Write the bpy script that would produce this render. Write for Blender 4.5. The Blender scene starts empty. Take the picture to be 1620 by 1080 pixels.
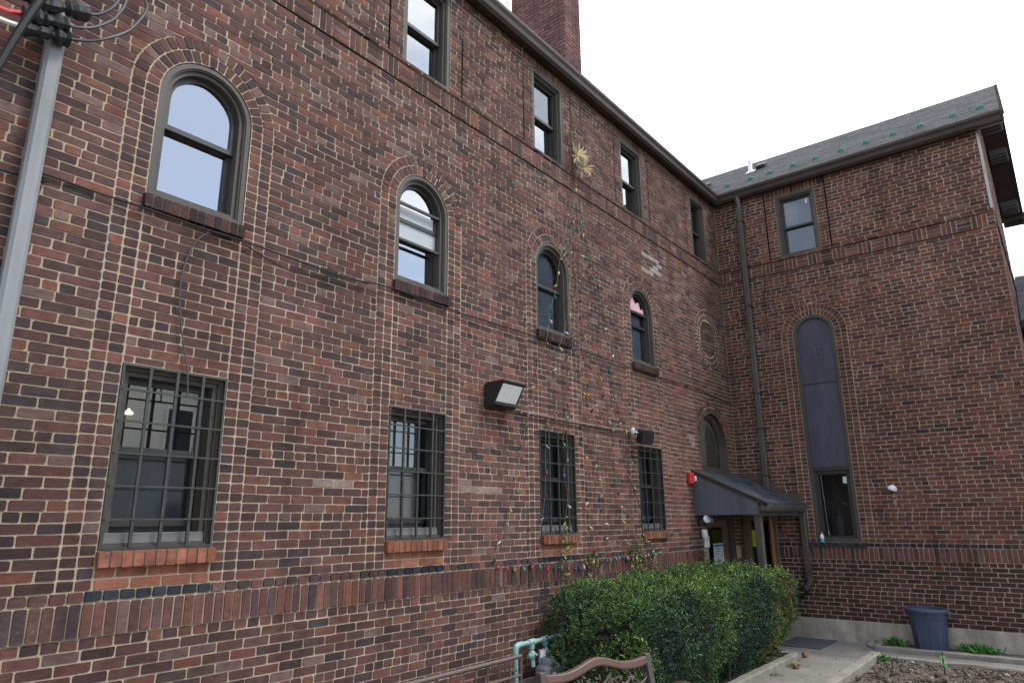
import bpy, bmesh, math, random
import numpy as np
from mathutils import Vector, Matrix
random.seed(7); RNG = np.random.default_rng(7)
sc = bpy.context.scene
COL = sc.collection
PI = math.pi
U = random.uniform

# ------------------------------------------------------------------ materials
def mat(name, base, rough=.7, var=.15, scale=6., bump=0., bscale=40., metal=0., attr=False, spec=.5, col2=None, stretch=None, detail=6.):
    m = bpy.data.materials.new(name); m.use_nodes = True
    nt = m.node_tree; N = nt.nodes; L = nt.links
    b = N['Principled BSDF']
    b.inputs['Roughness'].default_value = rough; b.inputs['Metallic'].default_value = metal
    b.inputs['Specular IOR Level'].default_value = spec
    tc = N.new('ShaderNodeTexCoord'); vec = tc.outputs['Object']
    if stretch:
        mp = N.new('ShaderNodeMapping'); mp.inputs['Scale'].default_value = stretch
        L.new(vec, mp.inputs['Vector']); vec = mp.outputs['Vector']
    nz = N.new('ShaderNodeTexNoise'); nz.inputs['Scale'].default_value = scale; nz.inputs['Detail'].default_value = detail
    nz.inputs['Roughness'].default_value = .65
    L.new(vec, nz.inputs['Vector'])
    rp = N.new('ShaderNodeMapRange'); rp.inputs['From Min'].default_value = .25; rp.inputs['From Max'].default_value = .75
    L.new(nz.outputs['Fac'], rp.inputs['Value'])
    mx = N.new('ShaderNodeMix'); mx.data_type = 'RGBA'
    L.new(rp.outputs['Result'], mx.inputs['Factor'])
    if attr:
        at = N.new('ShaderNodeAttribute'); at.attribute_name = 'col'
        for i, f in ((6, 1 - var), (7, 1 + var)):
            v = N.new('ShaderNodeVectorMath'); v.operation = 'SCALE'; v.inputs['Scale'].default_value = f
            L.new(at.outputs['Color'], v.inputs[0]); L.new(v.outputs['Vector'], mx.inputs[i])
    else:
        c2 = col2 if col2 else tuple(min(1, c * (1 + var)) for c in base)
        c1 = base if col2 else tuple(c * (1 - var) for c in base)
        mx.inputs[6].default_value = (*c1, 1); mx.inputs[7].default_value = (*c2, 1)
    L.new(mx.outputs[2], b.inputs['Base Color'])
    if bump:
        n2 = N.new('ShaderNodeTexNoise'); n2.inputs['Scale'].default_value = bscale; n2.inputs['Detail'].default_value = 5
        L.new(vec, n2.inputs['Vector'])
        bp = N.new('ShaderNodeBump'); bp.inputs['Strength'].default_value = bump; bp.inputs['Distance'].default_value = .01
        L.new(n2.outputs['Fac'], bp.inputs['Height']); L.new(bp.outputs['Normal'], b.inputs['Normal'])
    m['b'] = 1
    return m

def streaks(m, lo, hi):
    """rain streaks: long soft vertical stains in the surface colour"""
    nt = m.node_tree; N = nt.nodes; L = nt.links; b = N['Principled BSDF']; src = b.inputs['Base Color'].links[0].from_socket
    tc = [n for n in N if n.type == 'TEX_COORD'][0]
    mp = N.new('ShaderNodeMapping'); mp.inputs['Scale'].default_value = (2.6, 2.6, .2); L.new(tc.outputs['Object'], mp.inputs['Vector'])
    nz = N.new('ShaderNodeTexNoise'); nz.inputs['Scale'].default_value = 1.6; nz.inputs['Detail'].default_value = 7; nz.inputs['Roughness'].default_value = .6
    L.new(mp.outputs['Vector'], nz.inputs['Vector'])
    r = N.new('ShaderNodeMapRange'); r.inputs['From Min'].default_value = .32; r.inputs['From Max'].default_value = .66; r.inputs['To Min'].default_value = lo; r.inputs['To Max'].default_value = hi
    L.new(nz.outputs['Fac'], r.inputs['Value'])
    v = N.new('ShaderNodeVectorMath'); v.operation = 'SCALE'; L.new(src, v.inputs[0]); L.new(r.outputs['Result'], v.inputs['Scale']); L.new(v.outputs['Vector'], b.inputs['Base Color'])

def brick_mat():
    m = mat('brick', (.1,.05,.04), .9, .34, 14., .5, 90., attr=True, spec=.1, stretch=(1,1,2.2))
    nt = m.node_tree; N = nt.nodes; L = nt.links; b = N['Principled BSDF']
    src = b.inputs['Base Color'].links[0].from_socket
    tc = [n for n in N if n.type == 'TEX_COORD'][0]
    # kiln-dark flashing inside each brick, and large weather stains across the wall
    n1 = N.new('ShaderNodeTexNoise'); n1.inputs['Scale'].default_value = 5.5; n1.inputs['Detail'].default_value = 8; n1.inputs['Roughness'].default_value = .7
    L.new(tc.outputs['Object'], n1.inputs['Vector'])
    r1 = N.new('ShaderNodeMapRange'); r1.inputs['From Min'].default_value = .5; r1.inputs['From Max'].default_value = .7; r1.inputs['To Max'].default_value = .5
    L.new(n1.outputs['Fac'], r1.inputs['Value'])
    m1 = N.new('ShaderNodeMix'); m1.data_type = 'RGBA'; m1.inputs[7].default_value = (.052,.035,.035,1)
    L.new(r1.outputs['Result'], m1.inputs['Factor']); L.new(src, m1.inputs[6])
    n2 = N.new('ShaderNodeTexNoise'); n2.inputs['Scale'].default_value = .75; n2.inputs['Detail'].default_value = 7; n2.inputs['Roughness'].default_value = .62
    L.new(tc.outputs['Object'], n2.inputs['Vector'])
    r2 = N.new('ShaderNodeMapRange'); r2.inputs['From Min'].default_value = .3; r2.inputs['From Max'].default_value = .7
    r2.inputs['To Min'].default_value = .78; r2.inputs['To Max'].default_value = 1.2
    L.new(n2.outputs['Fac'], r2.inputs['Value'])
    v = N.new('ShaderNodeVectorMath'); v.operation = 'SCALE'
    L.new(m1.outputs[2], v.inputs[0]); L.new(r2.outputs['Result'], v.inputs['Scale'])
    # pale mineral dust specks
    n3 = N.new('ShaderNodeTexNoise'); n3.inputs['Scale'].default_value = 38; n3.inputs['Detail'].default_value = 4
    L.new(tc.outputs['Object'], n3.inputs['Vector'])
    r3 = N.new('ShaderNodeMapRange'); r3.inputs['From Min'].default_value = .66; r3.inputs['From Max'].default_value = .78; r3.inputs['To Max'].default_value = .5
    L.new(n3.outputs['Fac'], r3.inputs['Value'])
    m3 = N.new('ShaderNodeMix'); m3.data_type = 'RGBA'; m3.inputs[7].default_value = (.26,.2,.17,1)
    L.new(r3.outputs['Result'], m3.inputs['Factor']); L.new(v.outputs['Vector'], m3.inputs[6])
    L.new(m3.outputs[2], b.inputs['Base Color'])
    streaks(m, .8, 1.12)
    return m

def glass_mat(name, tint, refl=1.6, rough=.015, wob=.02):
    m = bpy.data.materials.new(name); m.use_nodes = True
    nt = m.node_tree; N = nt.nodes; L = nt.links
    for n in list(N): N.remove(n)
    out = N.new('ShaderNodeOutputMaterial'); tr = N.new('ShaderNodeBsdfTransparent'); gl = N.new('ShaderNodeBsdfGlossy')
    tr.inputs['Color'].default_value = (*tint, 1); gl.inputs['Roughness'].default_value = rough; gl.inputs['Color'].default_value = (.96,.98,1,1)
    fr = N.new('ShaderNodeFresnel'); fr.inputs['IOR'].default_value = refl
    tc = N.new('ShaderNodeTexCoord'); nz = N.new('ShaderNodeTexNoise'); nz.inputs['Scale'].default_value = 2.2; nz.inputs['Detail'].default_value = 2
    L.new(tc.outputs['Object'], nz.inputs['Vector'])
    bp = N.new('ShaderNodeBump'); bp.inputs['Strength'].default_value = wob; bp.inputs['Distance'].default_value = .05
    L.new(nz.outputs['Fac'], bp.inputs['Height']); L.new(bp.outputs['Normal'], gl.inputs['Normal'])
    mx = N.new('ShaderNodeMixShader'); L.new(fr.outputs[0], mx.inputs[0]); L.new(tr.outputs[0], mx.inputs[1]); L.new(gl.outputs[0], mx.inputs[2])
    L.new(mx.outputs[0], out.inputs['Surface'])
    return m

M = {}
M['brick'] = brick_mat()
M['mortar'] = mat('mortar', (.36,.285,.2), .95, .22, 1.7, .8, 120., spec=.08, col2=(.52,.42,.305), detail=10.)
streaks(M['mortar'], .72, 1.1)
M['mortar_dark'] = mat('mortar_dark', (.12,.1,.085), .95, .3, 6., .6, 110., spec=.15)
M['mortar_chimney'] = mat('mortar_chimney', (.07,.05,.05), .95, .3, 6., .6, 110., spec=.15)
M['caulk'] = mat('grey_caulk', (.33,.31,.3), .8, .2, 20.)
M['taupe'] = mat('taupe_window_paint', (.08,.071,.06), .55, .16, 7., .08, 60., stretch=(1,1,.25), spec=.3)
M['dark_sash'] = mat('dark_sash_paint', (.03,.027,.025), .45, .2, 9.)
streaks(M['taupe'], .75, 1.1)
M['iron'] = mat('iron_bar_paint', (.035,.035,.034), .5, .3, 22., .1, 90.)
M['steel_grey'] = mat('grey_panel_board', (.15,.145,.14), .6, .3, 5.)
M['gutter'] = mat('brown_gutter_metal', (.045,.03,.026), .5, .25, 4., .05, 30., spec=.25)
M['gutter_pale'] = mat('brown_downspout_metal', (.085,.073,.062), .5, .25, 4., .05, 30.)
streaks(M['gutter_pale'], .68, 1.14)
M['soffit'] = mat('soffit_paint', (.06,.055,.055), .75, .2, 4.)
M['trim_dark'] = mat('dark_brown_trim', (.075,.055,.042), .6, .25, 6., .1, 40.)
M['concrete'] = mat('concrete', (.12,.11,.098), .92, .3, 1.6, .5, 45., col2=(.27,.25,.22), detail=10.)
M['plinth'] = mat('stained_concrete', (.2,.17,.135), .92, .3, 2.2, .6, 38., col2=(.5,.455,.38), detail=10.)
streaks(M['plinth'], .68, 1.14)
M['kerb'] = mat('kerb_concrete', (.15,.135,.115), .95, .3, 5., .7, 35., col2=(.3,.275,.235), detail=9.)
M['soil'] = mat('soil', (.05,.038,.028), .97, .4, 9., 1., 40., col2=(.14,.112,.085), detail=9.)
M['clod'] = mat('clod', (.1,.08,.06), .97, .3, 20., .8, 60., attr=True)
M['ground'] = mat('yard_ground', (.09,.08,.06), .97, .3, 3., .8, 30., col2=(.17,.15,.11), detail=9.)
M['shingle'] = mat('roof_shingle', (.04,.045,.05), .9, .35, 14., .9, 160., attr=True, spec=.3)
M['leaf'] = mat('yew_leaf', (.03,.06,.02), .55, .25, 8., attr=True, spec=.35)
M['twig'] = mat('hedge_twig', (.035,.026,.018), .9, .3, 12.)
M['conduit_grey'] = mat('grey_conduit_paint', (.24,.25,.255), .5, .28, 2.2, .05, 40., stretch=(1,1,.3))
streaks(M['conduit_grey'], .68, 1.14)
M['black_rubber'] = mat('black_cable_jacket', (.012,.012,.013), .6, .3, 20., .15, 60., spec=.3)
M['black_tape'] = mat('black_tape', (.022,.023,.026), .35, .4, 30., .6, 45.)
M['grey_cable'] = mat('grey_cable_jacket', (.05,.052,.058), .5, .3, 20.)
M['red'] = mat('red_plastic', (.5,.03,.03), .4, .12, 12.)
M['white'] = mat('white_plastic', (.72,.72,.7), .45, .08, 10.)
M['galv'] = mat('galvanised_metal', (.42,.43,.44), .4, .25, 18., .05, 50., metal=.6)
M['black_metal'] = mat('black_lamp_metal', (.018,.018,.019), .5, .3, 12., .1, 60.)
M['lens'] = mat('frosted_lamp_lens', (.86,.88,.86), .2, .06, 9., spec=.7)
M['rust'] = mat('rusty_conduit', (.12,.065,.045), .75, .4, 14., .3, 60., col2=(.25,.2,.18))
M['panel_blue'] = mat('tinted_panel', (.06,.057,.088), .26, .3, 3., .03, 14., spec=.6, stretch=(1,2.5,.5))
M['slate_panel'] = mat('blue_grey_sheet_metal', (.1,.106,.128), .5, .18, 3., .05, 30., stretch=(1,1,.4))
streaks(M['slate_panel'], .68, 1.14)
M['wood_dark'] = mat('stained_door_wood', (.15,.1,.07), .5, .25, 6., .1, 40., stretch=(1,1,.15))
M['wood_tan'] = mat('tan_door_panel', (.24,.19,.11), .5, .2, 5.)
M['copper'] = mat('copper_pole', (.2,.075,.03), .45, .4, 14., .2, 50., stretch=(1,1,.2))
M['paper'] = mat('paper', (.68,.69,.7), .8, .05, 10.)
M['ink_blue'] = mat('blue_print', (.08,.16,.36), .8, .1, 10.)
M['ink'] = mat('dark_print', (.09,.1,.12), .8, .1, 10.)
M['yellow'] = mat('yellow_notice', (.55,.55,.04), .7, .1, 10.)
M['bin'] = mat('blue_bin_plastic', (.04,.06,.125), .5, .3, 4., .1, 30., col2=(.085,.105,.165), stretch=(1,1,.35))
streaks(M['bin'], .68, 1.14)
M['bin_rim'] = mat('blue_bin_rim', (.06,.07,.115), .45, .2, 8.)
M['teal'] = mat('pale_teal_pipe_paint', (.17,.33,.31), .5, .3, 16., .2, 60., col2=(.3,.45,.42))
M['meter_grey'] = mat('gas_meter_grey', (.13,.135,.15), .5, .2, 10.)
M['fence_paint'] = mat('brown_railing_paint', (.12,.085,.075), .55, .3, 16., .15, 60.)
M['bench_frame'] = mat('bench_wood', (.105,.056,.042), .5, .22, 6., .15, 50., stretch=(.3,1,1))
M['bench_iron'] = mat('bench_casting', (.07,.055,.045), .5, .3, 14., .2, 60.)
M['mat_grey'] = mat('rubber_doormat', (.075,.08,.09), .9, .25, 12., .6, 150.)
M['stake'] = mat('dark_stake', (.015,.015,.02), .5, .2, 10.)
M['green_tie'] = mat('green_tie', (.08,.6,.12), .45, .1, 10.)
M['vert'] = mat('copper_green_guard', (.12,.3,.25), .6, .25, 12.)
M['straw'] = mat('gold_straw', (.72,.62,.4), .45, .25, 12.)
M['cord_green'] = mat('dark_green_cord', (.02,.05,.03), .5, .2, 10.)
M['cord_white'] = mat('pale_cord', (.2,.19,.18), .6, .2, 10.)
M['bulb_red'] = mat('red_bulb', (.24,.025,.03), .3, .15, 10., spec=.6)
M['bulb_green'] = mat('green_bulb', (.025,.15,.075), .3, .15, 10., spec=.6)
M['bulb_blue'] = mat('blue_bulb', (.06,.085,.17), .3, .15, 10., spec=.6)
M['bulb_yellow'] = mat('yellow_bulb', (.4,.25,.05), .3, .15, 10., spec=.6)
M['bulb_clear'] = mat('pale_bulb', (.4,.33,.31), .3, .15, 10., spec=.6)
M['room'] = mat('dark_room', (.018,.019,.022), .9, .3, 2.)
M['blind_pale'] = mat('pale_blind', (.42,.44,.46), .8, .12, 3., .3, 9.)
M['blind_blue'] = mat('grey_blue_blind', (.3,.36,.43), .8, .3, 2.5, .2, 6.)
M['blind_dark'] = mat('dark_curtain', (.1,.112,.13), .85, .35, 2.5, stretch=(4,4,.4))
M['blind_grey'] = mat('grey_screen', (.17,.172,.19), .85, .25, 3., stretch=(3,3,.4))
M['reflect_tan'] = mat('tan_grey_reflection', (.5,.47,.41), .85, .2, 3.)
M['pink'] = mat('pink_cloth', (.6,.35,.38), .8, .2, 18.)
M['glass'] = glass_mat('window_glass', (.8,.84,.86), 2.0, wob=0.)
M['glass_sky'] = glass_mat('reflective_window_glass', (.35,.38,.42), 4.2, .01, .03)
M['glass_dull'] = glass_mat('dusty_window_glass', (.8,.83,.85), 1.5, .05, 0.)
M['siding'] = mat('house_siding', (.72,.7,.64), .7, .1, 3., stretch=(.2,.2,8))
M['siding_roof'] = mat('house_roof', (.08,.075,.075), .9, .3, 6.)
M['bottle_blue'] = mat('blue_liquid_plastic', (.1,.4,.55), .25, .2, 10.)
M['stone_pale'] = mat('pale_stone', (.4,.375,.345), .9, .2, 4., .4, 40.)
M['litter'] = mat('dry_leaf', (.2,.12,.06), .8, .3, 14.)

# ------------------------------------------------------------------ mesh helpers
def link(o, parent=None):
    COL.objects.link(o)
    if parent is not None: o.parent = parent
    return o
def tag(o, label=None, cat=None, group=None, kind=None):
    if label: o['label'] = label
    if cat: o['category'] = cat
    if group: o['group'] = group
    if kind: o['kind'] = kind
    return o
def thing(name, loc, label, cat, group=None):
    o = bpy.data.objects.new(name, None); o.empty_display_size = .1
    COL.objects.link(o); o.location = loc
    return tag(o, label, cat, group)
def np_mesh(name, V, polys_n, loops, mats, parent=None, cols=None, mi=None, smooth=False):
    me = bpy.data.meshes.new(name)
    V = np.asarray(V, np.float32)
    off = np.zeros(3, np.float32)
    if parent is not None:
        w = parent
        while w is not None:
            off += np.array(w.location, np.float32); w = w.parent
    me.vertices.add(len(V)); me.vertices.foreach_set('co', (V - off).ravel())
    polys_n = np.asarray(polys_n, np.int32); loops = np.asarray(loops, np.int32)
    me.loops.add(len(loops)); me.loops.foreach_set('vertex_index', loops)
    st = np.concatenate([[0], np.cumsum(polys_n)[:-1]]).astype(np.int32)
    me.polygons.add(len(polys_n)); me.polygons.foreach_set('loop_start', st)
    try: me.polygons.foreach_set('loop_total', polys_n)
    except Exception: pass
    if mi is not None: me.polygons.foreach_set('material_index', np.asarray(mi, np.int32))
    if cols is not None:
        a = me.color_attributes.new('col', 'FLOAT_COLOR', 'POINT')
        c = np.ones((len(V), 4), np.float32); c[:, :3] = cols
        a.data.foreach_set('color', c.ravel())
    me.update(calc_edges=True); me.validate()
    me.polygons.foreach_set('use_smooth', np.full(len(me.polygons), bool(smooth)))
    for m in (mats if isinstance(mats, (list, tuple)) else [mats]): me.materials.append(m)
    return link(bpy.data.objects.new(name, me), parent)

class MB:
    """collects shapes; F maps local (s, n, z) to the world"""
    def __init__(s, F=None): s.v = []; s.f = []; s.mi = []; s.F = F or (lambda a, b, c: (a, b, c)); s.m = 0
    def vert(s, a, b, c): s.v.append(s.F(a, b, c)); return len(s.v) - 1
    def face(s, *i): s.f.append(tuple(i)); s.mi.append(s.m)
    def box(s, a0, a1, b0, b1, c0, c1):
        i = [s.vert(a, b, c) for a in (a0, a1) for b in (b0, b1) for c in (c0, c1)]
        for q in ((0,1,3,2),(4,6,7,5),(0,4,5,1),(2,3,7,6),(0,2,6,4),(1,5,7,3)): s.face(*[i[k] for k in q])
    def bbox(s, a0, a1, b0, b1, c0, c1, r=.004):
        """box with chamfered edges"""
        bm = bmesh.new(); bmesh.ops.create_cube(bm, size=1)
        for v in bm.verts: v.co = Vector(((a0+a1)/2 + v.co.x*(a1-a0), (b0+b1)/2 + v.co.y*(b1-b0), (c0+c1)/2 + v.co.z*(c1-c0)))
        bmesh.ops.bevel(bm, geom=list(bm.edges), offset=r, segments=1, affect='EDGES')
        s.addbm(bm)
    def addbm(s, bm, T=None):
        o = len(s.v); bm.verts.ensure_lookup_table()
        for v in bm.verts:
            c = T @ v.co if T else v.co
            s.v.append(s.F(*c))
        for f in bm.faces: s.face(*[o + v.index for v in f.verts])
        bm.free()
    def quad(s, p): i = [s.vert(*q) for q in p]; s.face(*i)
    def prism(s, pts, n0, n1, axis='n'):
        """outline pts (s,z) extruded between n0 and n1"""
        a = [s.vert(x, n0, z) for x, z in pts]; b = [s.vert(x, n1, z) for x, z in pts]
        s.face(*a); s.face(*b[::-1])
        for i in range(len(pts)):
            j = (i + 1) % len(pts); s.face(a[i], a[j], b[j], b[i])
    def ring(s, outer, inner, n0, n1):
        """frame between two outlines of equal length, front n0, back n1"""
        A = [s.vert(x, n0, z) for x, z in outer]; B = [s.vert(x, n0, z) for x, z in inner]
        C = [s.vert(x, n1, z) for x, z in outer]; D = [s.vert(x, n1, z) for x, z in inner]
        k = len(outer)
        for i in range(k):
            j = (i + 1) % k
            s.face(A[i], A[j], B[j], B[i]); s.face(B[i], B[j], D[j], D[i]); s.face(A[j], A[i], C[i], C[j]); s.face(D[i], D[j], C[j], C[i])
    def tube(s, pts, r, sides=8, cap=True):
        P = [Vector(p) for p in pts]; n = len(P); rings = []
        up = None
        for i in range(n):
            t = (P[min(i+1, n-1)] - P[max(i-1, 0)])
            if t.length < 1e-9: t = Vector((0,0,1))
            t.normalize()
            if up is None:
                up = Vector((0,0,1)) if abs(t.z) < .9 else Vector((1,0,0))
            x = (up - t * up.dot(t))
            if x.length < 1e-5: x = t.orthogonal()
            x.normalize(); y = t.cross(x); up = x
            rr = r[i] if isinstance(r, (list, tuple)) else r
            rings.append([s.vert(*(P[i] + x*math.cos(2*PI*k/sides)*rr + y*math.sin(2*PI*k/sides)*rr)) for k in range(sides)])
        for a, b in zip(rings, rings[1:]):
            for k in range(sides): s.face(a[k], a[(k+1) % sides], b[(k+1) % sides], b[k])
        if cap: s.face(*rings[0][::-1]); s.face(*rings[-1])
    def lathe(s, c, prof, sides=24, axis=2):
        rings = []
        for r, h in prof:
            row = []
            for k in range(sides):
                a = 2*PI*k/sides
                p = [c[0] + r*math.cos(a), c[1] + r*math.sin(a), c[2] + h]
                row.append(s.vert(*p))
            rings.append(row)
        for a, b in zip(rings, rings[1:]):
            for k in range(sides): s.face(a[k], a[(k+1) % sides], b[(k+1) % sides], b[k])
        s.face(*rings[0][::-1]); s.face(*rings[-1])
    def build(s, name, mats, parent=None, smooth=False, recalc=True):
        me = bpy.data.meshes.new(name)
        off = Vector((0,0,0)); w = parent
        while w is not None: off += w.location; w = w.parent
        me.from_pydata([tuple(Vector(v) - off) for v in s.v], [], s.f)
        for m in (mats if isinstance(mats, (list, tuple)) else [mats]): me.materials.append(m)
        me.polygons.foreach_set('material_index', s.mi)
        if recalc:
            bm = bmesh.new(); bm.from_mesh(me); bmesh.ops.recalc_face_normals(bm, faces=bm.faces); bm.to_mesh(me); bm.free()
        if smooth:
            me.polygons.foreach_set('use_smooth', [True]*len(me.polygons))
            try: me.set_sharp_from_angle(angle=math.radians(40))
            except Exception: pass
        return link(bpy.data.objects.new(name, me), parent)

def smooth_path(pts, k=6):
    P = [Vector(p) for p in pts]; out = []
    for i in range(len(P) - 1):
        p0, p1, p2, p3 = P[max(i-1,0)], P[i], P[i+1], P[min(i+2, len(P)-1)]
        for j in range(k):
            t = j / k
            out.append(.5*((2*p1) + (p2-p0)*t + (2*p0-5*p1+4*p2-p3)*t*t + (3*p1-p0-3*p2+p3)*t**3))
    out.append(P[-1]); return out

FA = lambda s, n, z: (s, -n, z)          # long wing, faces the yard
FB = lambda t, n, z: (-n, -t, z)         # short wing
YC = -4.585
FC = lambda s, n, z: (s, YC - n, z)      # gable end of the short wing

# ------------------------------------------------------------------ brick laying
class Bricks:
    def __init__(s, F): s.F = F; s.q = []; s.n = []; s.c = []; s.gr = []
    def add(s, q, col, n=.0):
        s.q.append(q); s.c.append(col); s.n.append(n)
    def rect(s, x0, x1, z0, z1, col, n=0., j=.0053):
        s.add(((x0+j, z0+j), (x1-j, z0+j), (x1-j, z1-j), (x0+j, z1-j)), col, n)
    def build(s, name, parent, m, rough=1., extra=None, base=-.014):
        Q = np.array(s.q, float); C = np.array(s.c, float); Nn = np.array(s.n, float); K = len(Q)
        Q = Q + RNG.normal(0, .0013*rough, Q.shape)
        nxt = np.roll(Q, -1, 1); prv = np.roll(Q, 1, 1)
        ln = np.linalg.norm(nxt - Q, axis=2, keepdims=True); lp = np.linalg.norm(prv - Q, axis=2, keepdims=True)
        cut = RNG.uniform(.003, .009, (K, 4, 1)) * rough
        a = Q + (prv - Q)/np.maximum(lp, 1e-6)*np.minimum(cut, lp*.3)
        b = Q + (nxt - Q)/np.maximum(ln, 1e-6)*np.minimum(cut, ln*.3)
        O = np.stack([a, b], 2).reshape(K, 8, 2)
        cen = O.mean(1, keepdims=True); d = O - cen
        front = np.zeros((K, 8, 3)); back = np.zeros((K, 8, 3))
        mn = np.linalg.norm(d, axis=2, keepdims=True)
        front[:, :, [0, 2]] = O - d/np.maximum(mn, 1e-6)*.0022
        front[:, :, 1] = (Nn + np.clip(RNG.normal(0, .0013*rough, K), -.0018, .003))[:, None] + RNG.uniform(-.0007, .0007, (K, 8))*rough
        back[:, :, [0, 2]] = O + d/np.maximum(mn, 1e-6)*.0012
        back[:, :, 1] = base
        V = np.concatenate([front, back], 1).reshape(-1, 3)
        W = np.stack(s.F(V[:, 0], V[:, 1], V[:, 2]), 1)
        i0 = np.arange(K)[:, None]*16
        fr = i0 + np.arange(8)[None]
        sides = np.stack([np.stack([i0[:, 0]+k, i0[:, 0]+8+k, i0[:, 0]+8+(k+1) % 8, i0[:, 0]+(k+1) % 8], 1) for k in range(8)], 1)
        loops = np.concatenate([fr, sides.reshape(K, 32)], 1).ravel()
        pn = np.tile([8]+[4]*8, K)
        cols = np.repeat(C, 16, 0)
        return np_mesh(name, W, pn, loops, m, parent, cols)

PAL = np.array([(.112,.0595,.0535),(.074,.045,.043),(.062,.045,.046),(.146,.068,.0545),(.178,.077,.057),(.158,.1,.089),(.09,.052,.0475),(.127,.063,.054)])
def pick(w, jit=.16):
    w = np.array(w, float); c = PAL[RNG.choice(len(PAL), p=w/w.sum())]
    return tuple(np.clip(c * RNG.uniform(1-jit, 1+jit) * RNG.uniform(.95, 1.05, 3), .01, 1))
def col_A(s, z):
    red = max(0, min(1, (s + 6.5)/4.5)) * max(0, min(1, (4.6 - z)/2.5))
    low = max(0, min(1, (1.0 - z)/.3))
    dark = max(0, min(1, (-10.8 - s)/.8)) * max(0, min(1, (4. - z)/2))
    up = max(0, min(1, (z - 3)/3))
    w = np.array([26, 16, 7, 16, 6, 5, 13, 14], float)
    w += red*np.array([0, -9, -6, 34, 34, 5, -6, 12]) + low*np.array([6, 2, 2, 8, 2, 0, 6, 10]) + dark*np.array([0, 30, 20, -6, -3, -3, 10, 0]) + up*np.array([6, 0, 2, -2, -2, 10, 2, 8])
    c = pick(np.maximum(w, .5))
    c = tuple(np.array(c)*(1 - .2*max(0, min(1, (-7.5 - s)/3))*max(0, min(1, (3.2 - z)/1.5))))
    for (a, b, p, q) in ((-9.36, -8.9, 1.93, 2.04), (-7.53, -6.98, 1.9, 2.05), (-2.0, -1.7, 2.8, 3.0)):
        if a < s < b and p < z < q and RNG.random() < .75: c = tuple(np.array((.23, .175, .145))*RNG.uniform(.65, 1.15))
    if -3.25 < s < -2.65 and 5.5 < z < 5.85 and RNG.random() < .6: c = (.32, .27, .25)
    return c
def col_B(t, z):
    w = np.array([20, 8, 3, 30, 12, 2, 8, 26], float)
    if z < 1.1: w = np.array([26, 22, 3, 8, 1, 0, 26, 16], float)
    if z > 4.2: w += np.array([4, 3, 2, 2, 2, 4, 3, 0])
    if t < .6: w += np.array([4, 10, 5, 4, 2, 0, 6, 0])
    c = np.array(pick(w)) * (.98, .9, .88)
    if z < 1.: c = c * .78  # occlusion near the ground darkened into the brick colour
    return tuple(c)
def col_new(*a): return tuple(np.array((.27, .108, .068)) * RNG.uniform(.75, 1.15) * RNG.uniform(.95, 1.05, 3))
def col_black(*a): return tuple(np.array((.03, .031, .037)) * RNG.uniform(.7, 1.4))
def col_dark(s, z): return pick([16, 26, 22, 2, 0, 1, 20, 6])
def col_sold(s, z): return pick([16, 10, 4, 30, 18, 3, 8, 16])

def circ(c, zc, r, z):
    d = r*r - (z - zc)**2
    return math.sqrt(d) if d > 0 else 0.
class Zone:
    """blocker: rect from z0 to z1 (half width w about c), with a round head of the same radius if arch"""
    def __init__(s, c, w, z0, z1, arch=False, full=False): s.c, s.w, s.z0, s.z1, s.arch, s.full = c, w, z0, z1, arch, full
    def hw(s, z):
        if s.full: return circ(s.c, s.z1, s.w, z)
        if z < s.z0 - 1e-4: return 0
        if z <= s.z1: return s.w
        return circ(s.c, s.z1, s.w, z) if s.arch else 0
def intervals(lo, hi, z0, z1, zones):
    """free stretches between z0 and z1 as (bottom-left, top-left, bottom-right, top-right)"""
    e = 1e-3; segs = []; cur = (lo, lo)
    bl = []
    for Z in zones:
        h0, h1 = Z.hw(z0 + e), Z.hw(z1 - e)
        if Z.full or Z.arch:
            if h1 <= 0 and Z.z1 + Z.w - z0 < .4*(z1 - z0) and z1 - z0 > .05: continue
        elif max(h0, h1) > 0 and min(h0, h1) == 0:
            ov = min(z1, Z.z1) - max(z0, Z.z0)
            if ov > .3*(z1-z0): h0 = h1 = Z.w
            else: continue
        if h0 <= 0 and h1 <= 0: continue
        bl.append((Z.c - h0, Z.c - h1, Z.c + h0, Z.c + h1))
    bl.sort()
    for b in bl:
        if b[0] > cur[0] or b[1] > cur[1]: segs.append((*cur, b[0], b[1]))
        cur = (max(cur[0], b[2]), max(cur[1], b[3]))
    segs.append((*cur, hi, hi))
    return [g for g in segs if max(g[2]-g[0], g[3]-g[1]) > .015]

def lay_row(B, seg, z0, z1, pitch, phase, col, n=0., j=.0050, jit=.004):
    a0, a1, b0, b1 = seg
    lo, hi = min(a0, a1), max(b0, b1)
    k = math.ceil((max(a0, a1) + .05 - phase)/pitch); cuts = []
    while phase + k*pitch < min(b0, b1) - .05:
        cuts.append(phase + k*pitch + U(-jit, jit)); k += 1
    L = [(a0, a1)] + [(c, c) for c in cuts] + [(b0, b1)]
    for (p0, p1), (q0, q1) in zip(L, L[1:]):
        if max(q0-p0, q1-p1) < .02: continue
        l0, l1 = p0 + j, p1 + j; r0, r1 = q0 - j, q1 - j
        if r0 < l0: r0 = l0 = (r0+l0)/2
        if r1 < l1: r1 = l1 = (r1+l1)/2
        zz = U(-.0012, .0012)
        B.add(((l0, z0+j+zz), (r0, z0+j+zz), (r1, z1-j+zz), (l1, z1-j+zz)), col((lo+0*hi + (q0+p0)/2 - lo), (z0+z1)/2), n)

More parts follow.
